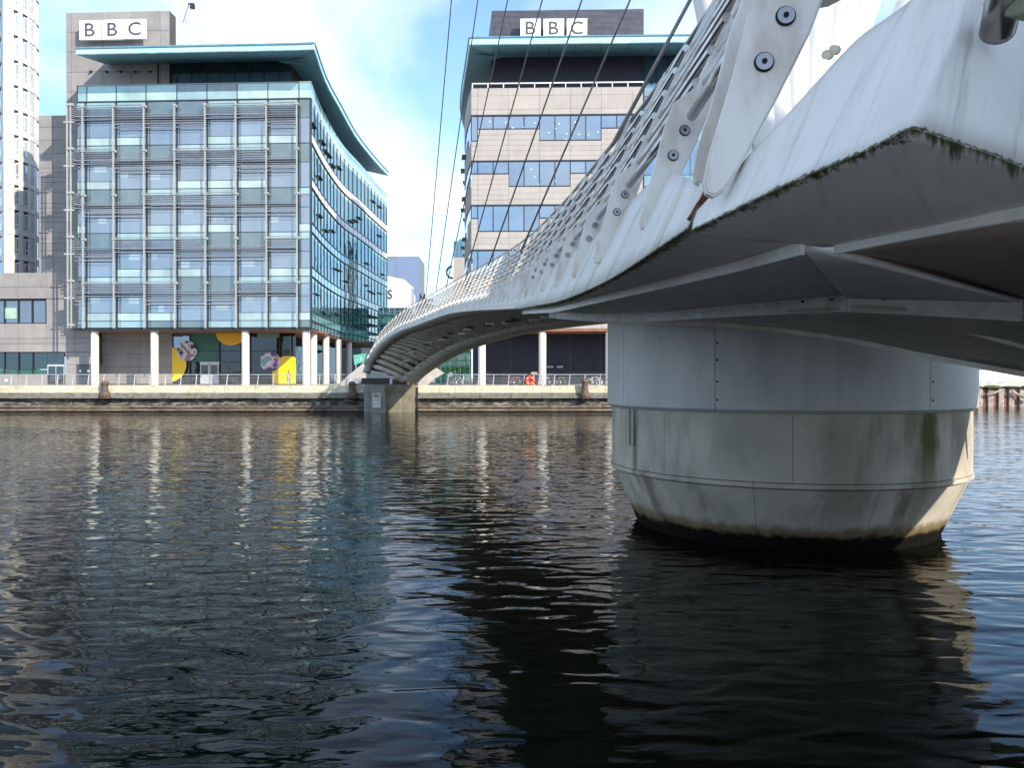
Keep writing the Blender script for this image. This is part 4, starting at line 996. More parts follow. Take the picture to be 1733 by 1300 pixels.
BR = thing('footbridge', 'curved white steel footbridge with stainless parapet and cable stays sweeping across the dock', 'footbridge', (0, 0, 0))
Z = Vector((0, 0, 1))
nL = 160
st = [LLEN * i / (nL - 1) for i in range(nL)]
fr_ = [frame_at(s) for s in st]
fasciaTop = [p + r * .27 + Z * .58 for p, t, r in fr_]
fasciaTop[0] = fr_[0][0] + fr_[0][2] * .05 + Z * .14 
# ease the fascia's near end: diagonal cut at the movement joint
for i in range(1, 4): k = i / 4; fasciaTop[i] = fr_[i][0] + fr_[i][2] * (.05 + .22 * k) + Z * (.14 + .44 * k)
sheet('fascia', [f[0] for f in fr_][::4], fasciaTop[::4], fascia_m, BR, n=160, rows=4, thick=.006, flip=True)
# deck plate
nD = 60
deckA = []; deckB = []
for i in range(nD):
    s = 1.6 + (LLEN - 1.6) * i / (nD - 1); p, t, r = frame_at(s)
    q, j = rip_t(p, t) if p.y > 20 else (rip_at_y(max(8, p.y)), 0)
    deckA.append(p + r * .42 + Z * .40); deckB.append(q + Z * .62 - r * .3)
mb = MB()
for i in range(nD - 1):
    a, b, c, d = deckA[i], deckA[i + 1], deckB[i + 1], deckB[i]
    mb.hexa([a, b, c, d, a + Z * .12, b + Z * .12, c + Z * .12, d + Z * .12])
mb.build('deck', mat('deck surfacing', (0.3, 0.29, 0.27), .8), BR)
# main span soffit: edge girder, recessed plate, ribs, right girder
i0 = next(i for i, f in enumerate(fr_) if f[0].y > 15.5)
E1 = []; E2 = []; G1 = []; G2 = []; Q0 = []
for i in range(i0, nL, 3):
    p, t, r = fr_[i]; q, j = rip_t(p, t); Q0.append(q); w = (q - p).length
    d = (q - p).normalized(); E1.append(p); E2.append(p + d * .75 - Z * .02); G1.append(p + d * (w - 1.5) - Z * .03); G2.append(q)
sheet('edge_girder', E1, E2, rib_m if False else sof_2, BR, n=120, rows=2, thick=.05)
gl = [p + Z * .45 for p in E2]
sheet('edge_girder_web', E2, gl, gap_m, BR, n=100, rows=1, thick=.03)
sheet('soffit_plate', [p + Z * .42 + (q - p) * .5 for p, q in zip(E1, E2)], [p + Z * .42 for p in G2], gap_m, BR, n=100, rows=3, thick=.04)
sheet('right_girder', G1, G2, rib_m, BR, n=120, rows=2, thick=.05)
sheet('right_fascia', G2, [p + Z * .55 + Vector((.2, .05, 0)) for p in G2], fascia_m, BR, n=120, rows=2, thick=.03)
SP = 1.72; nf = int(LLEN / SP) + 1
def corner_rib(s, wdt):
    p, t, r = frame_at(s); q, j = rip_t(p, t); d = (q - p); w = d.length; d.normalize(); mb = MB(); nn = 8; pr = []
    for k in range(nn + 1):
        x = .7 + (w - .7 - 1.1) * k / nn; c = p + d * x; e = min(1, (nn - k) / 2.5) ; hw = wdt * (.25 + .75 * e) if k > nn - 3 else wdt
        hw *= min(1, .45 + k * .35)
        lo = .0 + (.10 if k in (0,) else 0); pr.append([c - t * hw + Z * (.02 + lo), c - t * hw * .55 - Z * .05 + Z * lo, c + t * hw * .55 - Z * .05 + Z * lo, c + t * hw + Z * (.02 + lo), c + t * hw + Z * .40, c - t * hw + Z * .40])
    for k in range(nn):
        for m in range(6):
            n2 = (m + 1) % 6; mb.face([pr[k][m], pr[k][n2], pr[k + 1][n2], pr[k + 1][m]])
    mb.face(pr[0]); mb.face(pr[-1][::-1]); return mb
k = 0; s = 0
while True:
    s = SP * k; k += 1
    if s > LLEN - 1.5: break
    if frame_at(s)[0].y < 17: continue
    o = corner_rib(s, .66).build('soffit_rib', rib_m, BR)
    if k % 3 != 0:      # pipe clips hanging in the middle of the soffit
        p, t, r = frame_at(s); q, j = rip_t(p, t); c = p.lerp(q, .42 + .03 * (k % 4)) - Z * .06
        mb = MB(); mb.hexa([c + r * a + t * b + Z * h for h in (-.10, .02) for a, b in ((-.22, -.55), (.22, -.55), (.22, -.3), (-.22, -.3))]); mb.build('pipe_clip', rib_m if k % 2 else gap_m, BR)
# ---- parapet posts, shared mesh: local x = across, y = along, z up
def post_mesh():
    lean = Vector((.42, 0, .907)).normalized(); out = Vector((-.907, 0, .42)).normalized(); Lp = 2.07; th = .022
    prof = []
    for f, a, b in ((0.0, .012, .012), (.012, .030, .030), (.05, .042, .05), (.15, .055, .08), (.24, .06, .115), (.30, .05, .125), (.35, .042, .065), (.5, .04, .058), (.8, .032, .048), (1.0, .02, .035)):
        prof.append((f, a, b))
    L = [lean * (f * Lp) - out * a for f, a, b in prof]; Rr = [lean * (f * Lp) + out * b for f, a, b in prof]
    ol = L + Rr[::-1]; mb = MB(); n = len(ol); b0 = len(mb.v)
    mb.prism([p - Vector((0, th, 0)) for p in ol], (0, 2 * th, 0)); me = mb.mesh('post')
    bm = bmesh.new(); bm.from_mesh(me); bmesh.ops.bevel(bm, geom=[e for e in bm.edges if abs((e.verts[0].co - e.verts[1].co).y) < 1e-4], offset=.006, segments=2, affect='EDGES'); bm.to_mesh(me); bm.free()
    me.materials.append(fin_m); return me, lean, out, Lp, th
PM, LEAN, OUT, LP_, TH = post_mesh()
wm = MB(); wm.tube([(0, 0, 0), (0, -.010, 0)], .023, 20); WASH = wm.mesh('washer'); WASH.materials.append(bolt_m)
wm = MB(); wm.lathe([(.0225, 0), (.027, 0), (.027, .004), (.0225, .004)], 20); RIM = wm.mesh('rim'); RIM.materials.append(hole_m)
for v in RIM.vertices: v.co = Vector((v.co.x, -v.co.z, v.co.y))
wm = MB(); wm.tube([(0, -.011, 0), (0, -.013, 0)], .0075, 10); HOLE = wm.mesh('hole'); HOLE.materials.append(hole_m)
RF = [.28 + .085 * i for i in range(7)]
def stations():
    out = []; s = 0.1
    out.append(0.02)
    a = LLEN * 0
    s = 1.42
    while s < LLEN - .4: out.append(s); s += SP
    return out
STN = stations()
def base_of(p, t, r): return p + r * .075 + Z * .20
posts = []
for n_, s in enumerate(STN):
    p, t, r = frame_at(s); b = base_of(p, t, r)
    if n_ == 0: b = U(1181, 312, 2.62)
    posts.append((b, t, r))
def put_post(b, t, r, parent, me, flip=1):
    o = bpy.data.objects.new('parapet_post', me); COL.objects.link(o); o.parent = parent
    M = Matrix((( r.x * flip, t.x, 0, b.x), (r.y * flip, t.y, 0, b.y), (0, 0, 1, b.z), (0, 0, 0, 1))); o.matrix_local = M
    return o, M
def bolts(o, fr_list, off=.02, scale=1.0):
    for f in fr_list:
        c = LEAN * (f * LP_) + OUT * off + Vector((0, -TH - .001, 0))
        for me in (WASH, RIM, HOLE):
            w = bpy.data.objects.new('bolt' if me is WASH else ('bolt_rim' if me is RIM else 'bolt_socket'), me); COL.objects.link(w); w.parent = o; w.location = c
near = U(1200, 332, 2.22)
tN = Vector((-0.12, -1, 0)).normalized() * -1
posts_all = [(near, tN, Vector((tN.y, -tN.x, 0)))] + posts
for i, (b, t, r) in enumerate(posts_all):
    o, M = put_post(b, t, r, BR, PM)
    if i < 9: bolts(o, (.185, .25))
    if i < 4:
        for f in (.885, .94):
            w = bpy.data.objects.new('bolt', WASH); COL.objects.link(w); w.parent = o; w.location = LEAN * (f * LP_) + Vector((0, -TH - .001, 0)); w.scale = (.45, 1, .45)
# rails: short stainless tubes from post to post, standing slightly proud of each post
def tubeobj(a, b, r, m, name, n=10, hollow=False):
    mb = MB(); mb.tube([a, b], r, n); o = mb.build(name, m, BR)
    for p in o.data.polygons: p.use_smooth = len(p.vertices) == 4
    return o
nrail = 0
for i in range(len(posts_all) - 1):
    b0, t0, r0 = posts_all[i]; b1, t1, r1 = posts_all[i + 1]
    if i == 0: continue
    for f in RF:
        l0 = r0 * LEAN.x + Z * LEAN.z; l1 = r1 * LEAN.x + Z * LEAN.z; o0 = r0 * OUT.x + Z * OUT.z; o1 = r1 * OUT.x + Z * OUT.z
        f1 = f
        a = b0 + l0 * (f * LP_) + o0 * .062 - t0 * .02; c = b1 + l1 * (f1 * LP_) + o1 * .022 - t1 * .07
        tubeobj(a, c, .026, stainless, 'rail', 10 if i < 16 else 6); nrail += 1
# the two rails that come from the near post out of the frame
b0, t0, r0 = posts_all[0]
for f in RF[1:]:
    l0 = r0 * LEAN.x + Z * LEAN.z; a = b0 + l0 * (f * LP_) - t0 * .06; tubeobj(a, a - t0 * 1.6 + r0 * .35, .022, stainless, 'rail', 10)
top = [b + (r * LEAN.x + Z * LEAN.z) * (LP_ * 1.005) for b, t, r in posts_all]
topc, _ = catmull([top[0] - posts_all[0][1] * 1.2] + top, 220)
mb = MB(); mb.tube(topc, .026, 10); o = mb.build('top_rail', pipe_m, BR, smooth=True)
# right-hand parapet
PMR = PM.copy(); 
rs_ = []
Rl = 0; seg = RLEN / 399
s = 6.0
while s < RLEN - .5:
    i = int(s / seg); p = ripP[i]; t = (ripP[min(399, i + 4)] - ripP[max(0, i - 4)]); t.z = 0; t.normalize(); r = Vector((t.y, -t.x, 0))
    b = p + r * .0 + Z * .35; rs_.append((b, t, -r)); put_post(b, t, -r, BR, PMR); s += SP
for f in RF + [1.0]:
    pts = [b + (r * LEAN.x + Z * LEAN.z) * (f * LP_) for b, t, r in rs_]; mb = MB(); mb.tube(pts, .022 if f < 1 else .03, 6); mb.build('rail', stainless, BR, smooth=True)

# ---- underside near the pier
Uv = lambda L: [U(*p) for p in L]
C_ = Uv([(1362, 408, 2.65), (1240, 445, 3.6), (1100, 481, 5), (1000, 506, 7), (940, 521, 9.8), (900, 525, 13.5), (885, 527, 17)])
lipc = [lipP[int(i)] for i in (0, 6, 12, 20, 32, 48, 66, 82)]
lipc = []
for yy in (2.52, 3.2, 4.3, 5.8, 8, 11, 14, 17):
    lipc.append(min(lipP, key=lambda q: abs(q.y - yy)))
C_s = [U(1362, 408, 2.65)] + C_[1:]
sheet('edge_soffit', lipc, C_s, sof_m, BR, n=120, rows=8, thick=.004)
def flange(name, pts, h, m, w=.10, n=60, side=None, h2=None):
    P, L = catmull(pts, n); mb = MB()
    for i in range(n - 1):
        a, b = P[i], P[i + 1]; d = (b - a); d.z = 0; d.normalize(); s_ = Vector((d.y, -d.x, 0)) * w * (side or 1)
        h_a = h if h2 is None else h + (h2 - h) * i / (n - 1); h_b = h if h2 is None else h + (h2 - h) * (i + 1) / (n - 1)
        mb.hexa([a - Z * h_a, b - Z * h_b, b - Z * h_b + s_, a - Z * h_a + s_, a, b, b + s_, a + s_])
    bm_o = mb.build(name, m, BR); return bm_o
flange('web_plate', C_, .045, flange_m, .015, side=-1, h2=.06)
D_ = Uv([(1727, 507, 8.1), (1560, 503, 7.75), (1432, 500, 7.5), (1300, 511, 9.2), (1180, 522, 11.2), (1100, 529, 13), (1000, 531, 16), (930, 528, 20)])
D_l = D_
sheet('inner_soffit', C_ , D_l[2:], sof_2, BR, n=80, rows=8, thick=.03)
jp = U(1412, 418, 2.72)
mb = MB(); 
def tri_sheet(name, corners, m, n=10, thick=.03):
    A, B, C = corners; return sheet(name, [A, A.lerp(B, .5), B], [C, C.lerp(C + (C - B) * .01, 1), C + (C - B) * .02], m, BR, n=16, rows=8, thick=thick)
sheet('inner_soffit', [U(1362, 409, 2.66), U(1390, 413, 2.7), jp], [D_[2], D_[1], D_[0]], sof_2, BR, n=24, rows=10, thick=.03)
flange('box_web', D_[:3], .222, flange_m, .02, n=40, side=-1, h2=.15)
flange('box_web', D_[2:], .15, flange_m, .02, n=60, side=-1, h2=.14)
# stub end of the box web
p = D_[0]; q = U(1733, 508, 8.5); mb = MB(); mb.hexa([p - Z * .222, q - Z * .21, q - Z * .21 + Vector((.03, .2, 0)), p - Z * .222 + Vector((.02, .3, 0)), p, q, q + Vector((.03, .2, 0)), p + Vector((.02, .3, 0))]); mb.build('web_end', flange_m, BR)
for line, nn, r_ in ((D_, 26, .012), (B_l if False else D_[2:], 14, .010), (C_, 22, .007)):
    P_, L_ = catmull(line, nn)
    for k, p_ in enumerate(P_[1:-1]):
        if random.random() < .6: box('web_bolt', hole_m if k % 3 else MATS['rusty iron'], p_ + Vector((-r_, -.012, -.03 - r_)), p_ + Vector((r_ * random.uniform(1, 2.5), -.001, -.03 + r_)), BR)
# second (landward) underside: brown plate
sheet('landward_soffit', [jp + Vector((.02, .06, -.01)), U(1570, 397, 2.5), U(1733, 372, 2.3), U(2100, 330, 2.0)], [U(1500, 441, 4.2), U(1725, 503, 8.2), U(1790, 512, 9.2), U(2300, 540, 9)], brown_s, BR, n=40, rows=8, thick=.004)
# lower dark body over the pier
G_ = Uv([(1960, 668, 9.3), (1733, 629, 10), (1575, 600, 11), (1400, 566, 12.2), (1210, 545, 13.2), (1100, 543, 14.2), (1027, 540, 16.5), (940, 535, 21)])
Dl = [D_[0] + Vector((2.2, .6, -.1))] + [p - Z * .14 for p in D_]
sheet('lower_soffit', G_, Dl, sof_dk, BR, n=80, rows=8, thick=.03, flip=True)
flange('lower_flange', G_, .07, flange_m if False else rib_m, .25, n=60, side=1)
sheet('lower_web', [p + Z * .0 for p in G_], [p + Vector((.3, .5, 1.2)) for p in G_], sof_dk, BR, n=60, rows=2, thick=.03)
b0 = U(1560, 536, 8.9); b1 = U(1733, 583, 9.3); b2 = U(1900, 640, 9.3)
mb = MB(); mb.tube([b0, b1, b2], .07, 6); mb.build('service_beam', rib_m, BR)
# landward end piece: fascia, soffit, edge flange
L2 = [U(x, y, .447 * 1350 / (640 - y)) for x, y in ((1167, 391), (1225, 363), (1282, 335), (1325, 314), (1373, 292), (1434, 267), (1490, 241), (1527, 221), (1542, 216), (1560, 219), (1611, 237), (1676, 259), (1733, 282), (1900, 350))]
T2 = Uv([(1180, 356, 2.38), (1313, 214, 2.12), (1440, 76, 1.93), (1500, 30, 1.84), (1545, -5, 1.78), (1580, -60, 1.75), (1640, -120, 1.75), (1800, -200, 2.0), (2100, -200, 2.5)])
sheet('near_fascia', L2, T2, fascia_n, BR, n=160, rows=12, thick=.004)
ld = [p + Vector((.05, .05, -.07)) for p in T2]
mb = MB()
for i in range(2, len(ld) - 1):
    a, b = ld[i], ld[i + 1]; c, d = b + Vector((6.5, .2, .35)), a + Vector((6.5, .2, .35)); mb.hexa([a - Z * .05, b - Z * .05, c - Z * .05, d - Z * .05, a, b, c, d])
mb.build('landward_deck', MATS['deck surfacing'], BR)
M2 = Uv([(1166, 394, 2.45), (1250, 403, 2.56), (1340, 410, 2.64), (1412, 416, 2.66), (1570, 383, 2.3), (1733, 350, 2.05), (1960, 305, 1.8)])
sheet('near_soffit', L2, M2, sof_n, BR, n=160, rows=14, thick=.003)
B_ = Uv([(1411, 411, 2.63), (1570, 377, 2.29), (1733, 344, 2.03), (1960, 300, 1.78)])
flange('edge_flange', B_, .036, flange_m, .02, n=30, side=-1, h2=.04)
# rounded nose and rust at the movement joint
mb = MB(); mb.tube([U(1167, 391, 2.42), U(1176, 370, 2.41), U(1186, 350, 2.40)], .010, 8); mb.build('joint_nose', fascia_n, BR, smooth=True)
mb = MB(); mb.prism(Uv([(1168, 366, 2.47), (1178, 372, 2.47), (1206, 326, 2.47), (1196, 318, 2.47)]), (.0, .05, 0)); mb.build('joint_gap', mat('rust brown joint', (0.22, 0.07, 0.03), .9, var=.4, nscale=20), BR)
# lugs where the near post meets the fascia edge, and hanging pin in the corner
for px, py in ((1398, 92), (1410, 84)):
    p = U(px, py, 1.97); mb = MB(); mb.tube([p, p + Vector((.02, .03, .012))], .012, 8); mb.build('lug', mat('pale lug', (0.7, 0.62, 0.48), .5), BR)
p = U(1688, 52, 1.60); q = U(1712, -60, 1.45); mb = MB(); mb.tube([p, p.lerp(q, .08), q], .033, 18); o = mb.build('hanging_pin', mat('dark stainless pin', (0.30, 0.28, 0.26), .25, .9), BR, smooth=True)
p = U(1726, 30, 1.50); mb = MB(); mb.tube([p, p + Vector((.02, -.03, .07))], .028, 12); mb.build('pin_collar', mat('mossy collar', (0.28, 0.30, 0.2), .7, var=.4, nscale=30), BR, smooth=True)
# block at the head of the near post
p = U(1392, 4, 2.2)
mb = MB(); mb.hexa([p + Vector(v) for v in ((-.03, -.03, -.01), (.05, -.03, .0), (.05, .09, .03), (-.03, .09, .02), (-.02, -.03, .09), (.08, -.03, .10), (.08, .09, .12), (-.02, .09, .11))]); mb.build('rail_block', mat('warm rail block', (0.45, 0.38, 0.30), .4, .5), BR)
# moss clumps along the lips
def moss(name, line, n, w, seed):
    rnd = random.Random(seed); P, L = catmull(line, 400); mb = MB()
    for k in range(n):
        i = rnd.randrange(0, 398); p = P[i].lerp(P[i + 1], rnd.random()); u = i * L / 399; dn = .5 + .28 * math.sin(u * 21) + .22 * math.sin(u * 53 + 1) + .2 * math.sin(u * 117 + 2)
        if rnd.random() > dn: continue
        w_ = w * (.35 + 1.5 * max(0, dn)) * max(1, p.y / 4); s_ = (.0012 + .0026 * rnd.random() ** 2) * max(1, p.y / 2.2)
        p = p + Vector((rnd.uniform(-.15, 1.6), rnd.uniform(0, 1.2), rnd.uniform(-.25, .10))) * w_
        a = [Vector((rnd.uniform(-1, 1), rnd.uniform(-1, 1), rnd.uniform(-1, .6))) * s_ for _ in range(4)]
        mb.face([p + a[0], p + a[1], p + a[2]]); mb.face([p + a[0], p + a[2], p + a[3]]); mb.face([p + a[1], p + a[3], p + a[2]])
    return mb.build(name, mat('moss', (0.15, 0.15, 0.055), .95, var=.5, nscale=40), BR, kind='stuff', fix=False)
moss('moss', L2[:10], 8000, .012, 3); moss('moss', lipc[:6], 8000, .012, 4)
# ---- masts and stays
tops = []
for px, sl_ in ((764, .0861), (808.5, .1435), (859, .2135), (917.5, .2778), (984.5, .3508), (1066, .4335), (1167.5, .5345)):
    tops.append(U(px + sl_ * 1500, -1500, 16.0))
bots = [U(722, 488, 50), U(738.6, 488, 45), U(756, 484, 40), U(790, 456, 33), U(822, 456, 27), U(880, 427, 20), U(1040, 240, 9.3)]
bots = []
for px, py, sl_ in ((764, 0, .0861), (808.5, 0, .1435), (859, 0, .2135), (917.5, 0, .2778), (984.5, 0, .3508), (1066, 0, .4335), (1167.5, 0, .5345)):
    bots.append((px, sl_))
def stay_bottom(px, sl_, top, yend, d): return U(px - sl_ * yend, yend, d)
spec = [(500, 52), (492, 46), (486, 40), (452, 31), (450, 26), (427, 19.5), (245, 9.0)]
mast_x = [1203, 1262, 1305, 1345, 1385, 1422, 1457, 1532]
for i in range(8):
    x30 = mast_x[i]
    tpx = (764 + .0861 * 1500, 808.5 + .1435 * 1500, 859 + .2135 * 1500, 917.5 + .2778 * 1500, 984.5 + .3508 * 1500, 1066 + .4335 * 1500, 1167.5 + .5345 * 1500, 2150)[i]
    tk = 400 / 1930; bxp = (x30 - tk * tpx) / (1 - tk)
    a = U(bxp, 430, 17.5); b = U(tpx, -1500, 16.0)
    mb = MB(); pts = [a.lerp(b, k / 8) for k in range(9)]; mb.tube(pts, .34, 20, r2=.13); mb.build('mast', mast_m, BR, smooth=True)
    if i < 7:
        yb_, d_ = spec[i]; px0, s0 = bots[i]; e = U(px0 - s0 * yb_, yb_, d_); mb = MB(); mb.tube([e, b], .024, 8); mb.build('stay_cable', cable_m, BR, smooth=True)
# ---- pier
rho = 19.7; al = R(18.6); PC = Vector((rho * math.sin(al), rho * math.cos(al), 0))
PIER = thing('bridge_pier', 'massive round concrete pier with blue-grey steel drum standing in the water under the bridge', 'bridge pier', PC)
def az_of(px, Rr):      # azimuth on a circle of radius Rr round PC seen at px, front side
    d = Vector(((px - 866.5) / F, 1, 0)).normalized(); b = d.dot(PC); disc_ = b * b - (PC.length_squared - Rr * Rr)
    k = b - math.sqrt(max(0, disc_)); q = d * k - PC; return math.atan2(q.y, q.x)
def rings(prof, R0, seams, m, name, gap=.012):
    azs = sorted(az_of(x, R0) for x in seams); az = azs + [azs[0] + 2 * math.pi]
    # split the long back part
    full = [azs[0]]
    for i in range(len(az) - 1):
        d = az[i + 1] - az[i]; n = max(1, round(d / 1.0)) if d > 1.6 else 1
        for k in range(1, n + 1): full.append(az[i] + d * k / n)
    for i in range(len(full) - 1):
        a, b = full[i] + gap / R0 / 2, full[i + 1] - gap / R0 / 2
        n = max(6, int((b - a) / .05)); mb = MB(); inner_r = [(r - .12, z) for r, z in prof]
        mb.lathe(prof + inner_r[::-1] + [prof[0]], n, a0=a, a1=b)
        # end caps
        for th in (a, b):
            pts = [(r * math.cos(th), r * math.sin(th), z) for r, z in prof + inner_r[::-1]]; mb.face(pts)
        o = mb.build(name, m, PIER)
        bm = bmesh.new(); bm.from_mesh(o.data); 
        for e in bm.edges: e.smooth = e.calc_face_angle(3) < R(20) if len(e.link_faces) == 2 else False
        for f_ in bm.faces: f_.smooth = True
        bm.to_mesh(o.data); bm.free()
RD = 4.02; RMI = 3.91; RWA = 3.31
rings([(RD - .08, 2.70), (RD, 2.77), (RD, 5.6)], RD, [1055, 1210, 1575], drum_m, 'drum_panel')
def pier_mat():
    m = mat('wet pier concrete', (0.60, 0.535, 0.43), .85, var=.12, nscale=.9, bump=.25, bscale=18, dirt_or_bounce=((0.13, 0.105, 0.05), .75, (1.5, 1.5, .35)))
    nt = m.node_tree; b = nt.nodes['Principled BSDF']; cur = b.inputs['Base Color'].links[0].from_socket
    g = nt.nodes.new('ShaderNodeNewGeometry'); s_ = nt.nodes.new('ShaderNodeSeparateXYZ'); nt.links.new(g.outputs['Position'], s_.inputs[0])
    n = nt.nodes.new('ShaderNodeTexNoise'); n.inputs['Scale'].default_value = 2.2; n.inputs['Detail'].default_value = 9; n.inputs['Roughness'].default_value = .7; nt.links.new(g.outputs['Position'], n.inputs['Vector'])
    ad = nt.nodes.new('ShaderNodeMath'); ad.operation = 'MULTIPLY_ADD'; ad.inputs[1].default_value = -.45; nt.links.new(n.outputs['Fac'], ad.inputs[0]); nt.links.new(s_.outputs[2], ad.inputs[2])
    for lo, hi, col in ((.36, .16, (0.22, 0.165, 0.085)), (.16, .02, (0.008, 0.007, 0.005))):
        r = nt.nodes.new('ShaderNodeMapRange'); r.interpolation_type = 'SMOOTHSTEP'; r.inputs['From Min'].default_value = lo; r.inputs['From Max'].default_value = hi; nt.links.new(ad.outputs[0], r.inputs['Value'])
        x = nt.nodes.new('ShaderNodeMixRGB'); nt.links.new(r.outputs[0], x.inputs[0]); nt.links.new(cur, x.inputs[1]); x.inputs[2].default_value = (*col, 1); cur = x.outputs[0]
    ox = nt.nodes.new('ShaderNodeMath'); ox.operation = 'SUBTRACT'; ox.inputs[1].default_value = PC.x; nt.links.new(s_.outputs[0], ox.inputs[0])
    oy = nt.nodes.new('ShaderNodeMath'); oy.operation = 'SUBTRACT'; oy.inputs[1].default_value = PC.y; nt.links.new(s_.outputs[1], oy.inputs[0])
    an = nt.nodes.new('ShaderNodeMath'); an.operation = 'ARCTAN2'; nt.links.new(oy.outputs[0], an.inputs[0]); nt.links.new(ox.outputs[0], an.inputs[1])
    st_n = nt.nodes.new('ShaderNodeTexNoise'); st_n.inputs['Scale'].default_value = 1; st_n.inputs['Detail'].default_value = 9; st_n.inputs['Roughness'].default_value = .7
    st_m = nt.nodes.new('ShaderNodeMapping'); st_m.inputs['Scale'].default_value = (5, 5, 1.2); nt.links.new(g.outputs['Position'], st_m.inputs[0]); nt.links.new(st_m.outputs[0], st_n.inputs['Vector'])
    for px_, wd, zc_, zh, amt, col in ((1573, .055, 2.3, .75, 1.0, (0.07, 0.075, 0.02)), (1568, .09, 2.0, 1.6, .7, (0.16, 0.13, 0.06)), (1540, .05, .95, .6, .6, (0.06, 0.045, 0.02)), (1420, .12, 2.0, 1.2, .3, (0.14, 0.12, 0.06)), (1440, .16, 1.0, .5, .4, (0.08, 0.06, 0.03)), (1075, .03, 1.9, 1.2, .8, (0.2, 0.17, 0.09)), (1090, .05, .9, .8, .6, (0.12, 0.1, 0.05)), (1625, .12, 2.2, 1.0, .6, (0.22, 0.2, 0.13)), (1240, .1, 2.3, .9, .25, (0.2, 0.18, 0.14))):
        a0 = az_of(px_, RMI)
        d_ = nt.nodes.new('ShaderNodeMath'); d_.operation = 'SUBTRACT'; d_.inputs[1].default_value = a0; nt.links.new(an.outputs[0], d_.inputs[0])
        ab_ = nt.nodes.new('ShaderNodeMath'); ab_.operation = 'ABSOLUTE'; nt.links.new(d_.outputs[0], ab_.inputs[0])
        nw = nt.nodes.new('ShaderNodeMath'); nw.operation = 'MULTIPLY_ADD'; nw.inputs[1].default_value = -wd * 2.4; nt.links.new(st_n.outputs['Fac'], nw.inputs[0]); nt.links.new(ab_.outputs[0], nw.inputs[2])
        r1 = nt.nodes.new('ShaderNodeMapRange'); r1.interpolation_type = 'SMOOTHSTEP'; r1.inputs['From Min'].default_value = wd * .1; r1.inputs['From Max'].default_value = -wd * .9; nt.links.new(nw.outputs[0], r1.inputs['Value'])
        dz = nt.nodes.new('ShaderNodeMath'); dz.operation = 'SUBTRACT'; dz.inputs[1].default_value = zc_; nt.links.new(s_.outputs[2], dz.inputs[0])
        az2 = nt.nodes.new('ShaderNodeMath'); az2.operation = 'ABSOLUTE'; nt.links.new(dz.outputs[0], az2.inputs[0])
        r2 = nt.nodes.new('ShaderNodeMapRange'); r2.inputs['From Min'].default_value = zh; r2.inputs['From Max'].default_value = zh * .3; r2.inputs['To Max'].default_value = amt; nt.links.new(az2.outputs[0], r2.inputs['Value'])
        mm = nt.nodes.new('ShaderNodeMath'); mm.operation = 'MULTIPLY'; nt.links.new(r1.outputs[0], mm.inputs[0]); nt.links.new(r2.outputs[0], mm.inputs[1])
        x = nt.nodes.new('ShaderNodeMixRGB'); nt.links.new(mm.outputs[0], x.inputs[0]); nt.links.new(cur, x.inputs[1]); x.inputs[2].default_value = (*col, 1); cur = x.outputs[0]
    nt.links.new(cur, b.inputs['Base Color']); b.inputs['Specular IOR Level'].default_value = .12; return m
pm_ = pier_mat()
rings([(RMI, 1.40), (RMI, 2.70)], RMI, [1124, 1342, 1565], pm_, 'concrete_block', gap=.008)
rings([(RWA - .55, -1.2), (RWA, 0.0), (RMI - .05, 1.26), (RMI + .03, 1.30), (RMI + .03, 1.385)], RMI, [1100, 1275, 1490], pm_, 'tapered_block', gap=.008)
mb = MB(); mb.lathe([(0, -1.2), (RWA - .70, -1.2), (RWA - .13, 0), (RMI - .2, 1.3), (RMI - .14, 5.5), (0, 5.5)], 48); mb.build('pier_core', joint_m, PIER)
# drum bolts beside the seams, conduit and drip stains
bl = MB(); bl.tube([(0, 0, 0), (1, 0, 0)], 1, 8); bl_me = bl.mesh('b'); bl_me.materials.append(hole_m)
for px in (1214, 1579):
    a = az_of(px, RD)
    for z in (2.95, 3.3, 3.72, 4.05, 4.45, 4.8):
        o = bpy.data.objects.new('bolt', bl_me); COL.objects.link(o); o.parent = PIER; o.location = ((RD - .005) * math.cos(a), (RD - .005) * math.sin(a), z); o.rotation_euler = (0, 0, a); o.scale = (.015, .02, .02)
for px in (1068, 1075):
    a = az_of(px, RMI); mb = MB(); mb.tube([((RMI + .03) * math.cos(a), (RMI + .03) * math.sin(a), z) for z in (2.69, 1.9)], .012, 6); mb.build('conduit', frame_d, PIER)
stain = mat('dark algae stain', (0.10, 0.085, 0.035), .9, var=.5, nscale=6)

# ================================================================== FAR ABUTMENT, RAMPS
AB = thing('bridge_abutment', 'stained concrete abutment in the dock wall carrying the far end of the footbridge', 'abutment', (-12, 79.6, 0))
ab_m = mat('abutment concrete', (0.30, 0.26, 0.18), .85, var=.2, nscale=1.2, bump=.4, dirt_or_bounce=((0.16, 0.11, 0.05), .8, (1.4, 1.4, .8)))  # abutment colours darkened to stand for the shadow it lies in
ab_p = mat('pale abutment pier', (0.29, 0.28, 0.25), .8, var=.15, nscale=1.5, dirt_or_bounce=((0.14, 0.13, 0.1), .6, (3, 3, .5)))
def wb(x0, y0, x1, y1, d, th, m, name, parent):
    a = U(x0, y0, d); b = U(x1, y1, d); l = parent.location; return box(name, m, (a.x - l.x, d - l.y, b.z - l.z), (b.x - l.x, d - l.y + th, a.z - l.z), parent)
wb(616, 651, 626, 698, 78.6, 2.5, ab_p, 'pier_block', AB); wb(626.3, 651, 651, 698, 78.4, 2.5, ab_p, 'pier_block', AB)
wb(652, 651, 682, 698, 79.2, 2.5, ab_m, 'abutment_wall', AB); wb(682.5, 651, 701, 698, 79.2, 2.5, ab_m, 'abutment_wall', AB)
